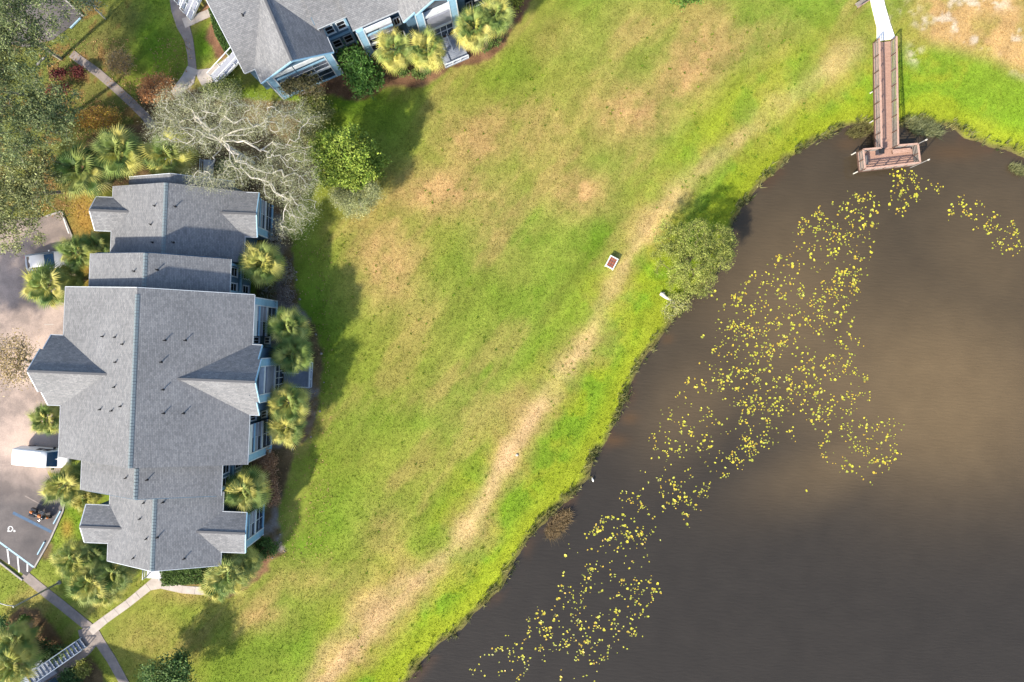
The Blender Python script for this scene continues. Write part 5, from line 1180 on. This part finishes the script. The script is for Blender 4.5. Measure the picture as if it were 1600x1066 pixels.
# motorcycle
mc = empty('motorcycle', P(69, 802) + Vector((0, 0, .07)), R(-20))
for x, r, nm in ((-.78, .33, 'wheel'), (.85, .33, 'wheel')):
    V, F = [], []
    for i in range(20):
        for k in range(6):
            t, p = 2 * math.pi * i / 20, 2 * math.pi * k / 6; q = r - .09 + .09 * math.cos(p); V.append((x + q * math.cos(t), .075 * math.sin(p), r + q * math.sin(t)))
    for i in range(20):
        for k in range(6): F.append((i * 6 + k, ((i + 1) % 20) * 6 + k, ((i + 1) % 20) * 6 + (k + 1) % 6, i * 6 + (k + 1) % 6))
    o = obj('wheel', np_mesh('wheel', V, F, [M['rubber']], smooth=True), mc); MB().tube([(x, -.05, r), (x, .05, r)], r * .6, 14).build('rim', M['chrome'], o)
skin('fuel_tank', [(-.05, 0, .82, .10), (.1, 0, .88, .19), (.3, 0, .90, .2), (.48, 0, .88, .1)], M['orange_paint'], mc, n=10)
skin('seat', [(-.75, 0, .78, .10), (-.5, 0, .76, .17), (-.2, 0, .76, .17), (.0, 0, .82, .1)], M['black_paint'], mc, n=10)
skin('engine', [(-.2, 0, .42, .14), (.05, 0, .45, .24), (.35, 0, .45, .22), (.5, 0, .42, .12)], M['metal_grey'], mc, n=8)
skin('front_fender', [(.52, 0, .55, .05), (.68, 0, .70, .10), (.88, 0, .735, .11), (1.06, 0, .64, .06)], M['orange_paint'], mc, n=8)
skin('rear_fender', [(-1.12, 0, .52, .07), (-1.0, 0, .68, .14), (-.78, 0, .74, .15), (-.55, 0, .7, .1)], M['orange_paint'], mc, n=8)
skin('fairing', [(.5, 0, .85, .16), (.62, 0, .98, .3), (.75, 0, .95, .2), (.82, 0, .9, .08)], M['black_paint'], mc, n=10)
MB().tube([(.35, -.45, 1.08), (.48, -.25, 1.12), (.5, .25, 1.12), (.35, .45, 1.08)], .025, 7).build('handlebar', M['chrome'], mc)
for sg in (-1, 1):
    MB().tube([(.85, sg * .11, .33), (.5, sg * .12, 1.0)], .03, 7).build('fork', M['chrome'], mc)
    MB().obox((-.75, sg * .34, .6), (.6, .2, .34)).build('saddlebag', M['black_paint'], mc)
    MB().tube([(.2, sg * .2, .3), (-.4, sg * .26, .26), (-1.05, sg * .26, .28)], .05, 8).build('exhaust', M['chrome'], mc)
skin('headlamp', [(.74, 0, .86, .1), (.86, 0, .86, .1)], M['lamp_lens'], mc, n=10)
MB().tube([(.1, .05, .3), (.12, .3, 0.0)], .02, 6).build('kickstand', M['metal_grey'], mc)
tag(mc, 'black and orange touring motorcycle in the accessible bay', 'motorcycle')

# street lamp
lb_ = P(93, 910); lt = P(20, 947, 6.9); sl = empty('street_lamp', lb_)
MB().tube([(0, 0, 0), (0, 0, 6.95)], [.11, .065], 10).build('pole', M['metal_grey'], sl)
MB().tube([(0, 0, 0), (0, 0, .25)], [.22, .18], 10).build('base', M['kerb'], sl)
MB().tube([(0, 0, 6.7), (-.6, .18, 6.95), (-1.35, .42, 7.0)], .045, 8).build('arm', M['metal_grey'], sl)
o = loft([(-2.0, [(0, -.05), (.1, -.05), (.14, 0), (.08, .08), (0, .1)]), (-1.7, [(0, -.08), (.18, -.08), (.22, 0), (.14, .1), (0, .13)]), (-1.3, [(0, -.05), (.08, -.05), (.1, 0), (.07, .06), (0, .07)])], [M['paint_paleblue']], 'lamp_head', sl)
o.location = (-.03, .08, 7.0); o.rotation_euler = (0, 0, R(-16))
tag(sl, 'tall grey street lamp with curved arm at the palm grove', 'street lamp')

# ------------------------------------------------------------------ lily pads
FIELD = [px_poly(p) for p in ([(1372, 297), (1345, 300), (1290, 320), (1262, 330), (1240, 372), (1205, 410), (1180, 430), (1130, 480), (1125, 520), (1090, 570), (1040, 640), (1020, 690), (1010, 730), (975, 780), (950, 810), (890, 850), (880, 880), (850, 940), (810, 985), (730, 1050), (735, 1064), (930, 1070), (1000, 1000), (1032, 925), (1030, 850), (1090, 820), (1110, 770), (1180, 715), (1260, 690), (1310, 735), (1365, 760), (1400, 725), (1420, 670), (1380, 620), (1355, 580), (1350, 540), (1345, 470), (1370, 400), (1378, 340)],
    [(1400, 264), (1432, 265), (1440, 280), (1480, 285), (1475, 297), (1445, 300), (1440, 318), (1410, 338), (1392, 335), (1398, 310)], [(1488, 310), (1512, 306), (1515, 320), (1545, 308), (1570, 325), (1568, 350), (1600, 340), (1602, 400), (1560, 395), (1555, 372), (1535, 362), (1515, 335), (1490, 340)])]
pr_ = np.random.default_rng(5); pads = []
for i, F2 in enumerate(FIELD):
    lo, hi = F2.min(0), F2.max(0); want = (1700, 66, 76)[i]; got = 0
    while got < want:
        c = pr_.uniform(lo, hi)
        if not inside(np.array([c[0]]), np.array([c[1]]), F2)[0]: continue
        if i == 0:
            dens = fbm(np.array([c[0]]), np.array([c[1]]), 3.4, 91, 3)[0]; dens2 = fbm(np.array([c[0]]), np.array([c[1]]), 9, 95, 2)[0]
            if dens * .65 + dens2 * .35 < .31 + .27 * pr_.random(): continue
        if i == 0 and c[1] < -18.0 and pr_.random() < .38: got += 1; continue
        got += 1
        for _ in range(int(pr_.choice([1, 1, 1, 2, 3, 6]))):
            q = c + pr_.normal(size=2) * .24; pads.append((q[0], q[1], pr_.uniform(.05, .10) + .09 * pr_.random() ** 3))
for a in ((1097, 527, .16), (1099, 524, .14), (1260, 767, .15), (1117, 455, .15), (1112, 462, .14), (1120, 468, .13), (1110, 456, .12)): p = P(a[0], a[1], WATER); pads.append((p.x, p.y, a[2]))
def pad_verts(r, n=9, cup=.02):
    v = [(0, 0, 0)]
    for k in range(n): t = R(16) + (2 * math.pi - R(32)) * k / (n - 1); v.append((r * math.cos(t), r * math.sin(t) * .92, cup * r + (.012 * math.sin(k * 2.3)) * r * 4))
    return v
pf = [(0, k, k + 1) for k in range(1, 9)]
PM = [np_mesh('lily_pad', pad_verts(1.0, cup=c), pf, [M['pad']]) for c in (.02, .08, .2)]
pads.sort(key=lambda t: -t[2]); V, F, CC = [], [], []
padc = [(.30, .31, .035), (.42, .39, .035), (.48, .41, .035), (.42, .28, .03), (.20, .20, .04)]
for i, (x, y, r) in enumerate(pads):
    rot = pr_.uniform(0, 6.28); tx, ty = pr_.normal(size=2) * .14; zz = WATER + .012 + .0004 * (i % 40)
    if i < 300:
        o = obj('lily_pad', PM[i % 3], None, (x, y, zz)); e_ = pr_.uniform(.7, 1.0); o.scale = (r * 1.1, r * e_, r); o.rotation_euler = (tx, ty, rot)
        tag(o, 'yellow green water lily pad floating on the brown pond', 'lily pad', 'lily pads on the pond')
    else:
        b = len(V); c, s_ = math.cos(rot), math.sin(rot)
        for v in pad_verts(r, cup=pr_.choice([.02, .08, .2])):
            V.append((x + v[0] * c - v[1] * s_ * .75, y + v[0] * s_ + v[1] * c * .75, zz + v[2] + v[0] * tx * .6 + v[1] * ty * .6 + .006))
        F += [tuple(j + b for j in f) for f in pf]; CC += [padc[int(pr_.integers(0, 5))]] * 10
tag(obj('lily_pad_field', np_mesh('lily_pad_field', V, F, [M['pad_col']], col=np.array(CC))), 'scattered small yellow green lily pads across the pond', 'lily pads', kind='stuff')

# ------------------------------------------------------------------ grass
def tufts(name, x, y, z, hgt, col, blades=4, lean=.8, width=.035, mt='grass_blade', label=None, cat='grass'):
    n = len(x); N = n * blades; bx_ = np.repeat(x, blades) + rng.normal(size=N) * .05; by_ = np.repeat(y, blades) + rng.normal(size=N) * .05; bz = np.repeat(z, blades) - .02
    h = np.repeat(hgt, blades) * rng.uniform(.6, 1.3, N); az = rng.uniform(0, 2 * np.pi, N); ln = h * rng.uniform(.2, 1.0, N) * lean
    ca, sa = np.cos(az), np.sin(az); w = width * rng.uniform(.7, 1.3, N)
    b0 = np.stack([bx_ - sa * w, by_ + ca * w, bz], 1); b1 = np.stack([bx_ + sa * w, by_ - ca * w, bz], 1); t = np.stack([bx_ + ca * ln, by_ + sa * ln, bz + h], 1)
    v = np.stack([b0, b1, t], 1).reshape(-1, 3); c = np.repeat(np.repeat(col, blades, axis=0) * rng.uniform(.75, 1.3, (N, 1)), 3, axis=0)
    o = obj(name, np_mesh(name, v, np.arange(N * 3).reshape(N, 3), [M[mt]], col=np.clip(c, .003, .9)))
    return tag(o, label, cat, kind='stuff')
pav = [px_poly(LOT)] + [px_poly(p) for p in ([(30, 893), (42, 885), (155, 975), (240, 900), (335, 912), (335, 932), (250, 925), (160, 1000), (200, 1066), (185, 1066), (140, 1010), (60, 1066), (120, 990)], [(268, -5), (285, -5), (305, 60), (306, 105), (330, 107), (362, 84), (376, 98), (325, 143), (300, 128), (270, 155), (262, 145), (293, 108), (288, 65), (268, 20)], [(112, 80), (240, 190), (230, 200), (105, 90)], [(1350, -20), (1382, -20), (1400, 60), (1406, 230), (1365, 230), (1365, 60)])]
n0 = 330000
tx_ = rng.uniform(-57, 57, n0); ty_ = rng.uniform(-38.5, 38.5, n0); td = shore_d(tx_, ty_)
keep = td > .25
for p in pav: keep &= ~inside(tx_, ty_, p)
for mm in MULCH: keep &= ~(inside(tx_, ty_, mm) & (rng.random(n0) < .93))
for bb in (bld, bld2):
    c, s_ = math.cos(-bb.rotation_euler.z), math.sin(-bb.rotation_euler.z); dx, dy = tx_ - bb.location.x, ty_ - bb.location.y
    u, v = dx * c - dy * s_, dx * s_ + dy * c; keep &= ~((u > -19.5) & (u < 3.1) & (v > -18.5) & (v < 19.4))
tx_, ty_, td = tx_[keep], ty_[keep], td[keep]
tz = height(tx_, ty_, td); tc = lawn_colour(tx_, ty_, td)
tufts('grass', tx_, ty_, tz, .045 + .045 * rng.random(len(tx_)), tc * (.84 + .42 * rng.random((len(tx_), 1)) ** 1.3) * 1.05, 2, lean=1.8, width=.055, label='short patchy lawn grass')
# taller fringe at the water line
n0 = 60000; px_ = rng.uniform(-16, 57, n0); py_ = rng.uniform(-38, 27, n0); pd = shore_d(px_, py_); k = (pd > -.3) & (pd < .9); px_, py_, pd = px_[k], py_[k], pd[k]
cl = sstep(.4, .6, fbm(px_, py_, 1.1, 33, 2)); fc = np.array([.06, .08, .025]) + (np.array([.36, .34, .14]) - np.array([.06, .08, .025])) * rng.random((len(px_), 1)) ** 1.5
k = rng.random(len(px_)) < .12 + .88 * cl
tufts('shore_grass', px_[k], py_[k], height(px_[k], py_[k], pd[k]), .32 + .42 * rng.random(k.sum()), fc[k], 6, width=.035, label='ragged taller grass fringing the pond edge')
def reeds(name, label, px, py, rx, ry, n, h, c1, c2, rot=0):
    p = P(px, py, WATER); a, r = rng.uniform(0, 6.28, n), np.sqrt(rng.random(n)); ex, ey = r * np.cos(a) * rx, r * np.sin(a) * ry; c, s_ = math.cos(R(rot)), math.sin(R(rot))
    x = p.x + ex * c - ey * s_; y = p.y + ex * s_ + ey * c
    tufts(name, x, y, np.full(n, WATER - .03), h * rng.uniform(.6, 1.2, n), shades(n, c1, c2), 6, lean=1.3, width=.028, label=label, cat='reeds')
reeds('reed_bed', 'dry brown reeds standing at the pond edge', 872, 820, .8, 1.9, 260, .7, (.17, .12, .06), (.34, .25, .14), -38)
reeds('reed_bed', 'grey green reeds next to the boardwalk', 1440, 200, 2.2, .8, 330, .6, (.12, .14, .05), (.32, .33, .18), -15)
reeds('reed_bed', 'olive reeds along the platform side of the boardwalk', 1343, 205, 1.6, .7, 160, .45, (.13, .12, .04), (.24, .22, .09), 15)
reeds('reed_bed', 'small olive reed clump out in the pond corner', 1588, 266, 1.0, .5, 110, .5, (.14, .15, .06), (.3, .3, .14), -20)

# fallen leaves and weeds
def scatter(name, label, pts, size, c1, c2):
    z = height(pts[:, 0], pts[:, 1]) + .06; v, f, cc = leaf_quads(np.column_stack([pts, z]), size, shades(len(pts), c1, c2), 3.0, .55)
    tag(obj(name, np_mesh(name, v, f, [M['leaf']], col=cc)), label, 'leaves', kind='stuff')
def in_px(n, x0, x1, y0, y1):
    q = np.column_stack([rng.uniform(x0, x1, n), rng.uniform(y0, y1, n)]); return np.column_stack([(q[:, 0] - 800) * K, (533 - q[:, 1]) * K])
lp = in_px(5200, 60, 300, 60, 340); lp = lp[fbm(lp[:, 0], lp[:, 1], 2.5, 51, 3) > .45]
lp2 = in_px(1300, 10, 120, 420, 640); lp2 = lp2[fbm(lp2[:, 0], lp2[:, 1], 3, 53, 3) > .5]
lp3 = in_px(700, 430, 520, 380, 880)
scatter('fallen_leaves', 'brown fallen leaves strewn around the oaks and the lot', np.vstack([lp, lp2, lp3]), .085, (.20, .10, .04), (.48, .32, .14))
wp = in_px(1500, 420, 1340, 20, 1060); wd_ = shore_d(wp[:, 0], wp[:, 1]); k = (wd_ > 1) & (fbm(wp[:, 0], wp[:, 1], 7, 57, 3) > .47); wp = wp[k]
for bb in (bld, bld2):
    c, s_ = math.cos(-bb.rotation_euler.z), math.sin(-bb.rotation_euler.z); dx, dy = wp[:, 0] - bb.location.x, wp[:, 1] - bb.location.y; u, v = dx * c - dy * s_, dx * s_ + dy * c; wp = wp[~((u > -19.5) & (u < 3.3) & (v > -22) & (v < 22))]
tufts('weeds', wp[:, 0], wp[:, 1], height(wp[:, 0], wp[:, 1]), .10 + .10 * rng.random(len(wp)), shades(len(wp), (.10, .19, .015), (.24, .29, .03)), 14, lean=1.6, width=.03, label='small weed clumps dotted over the lawn', cat='weeds')
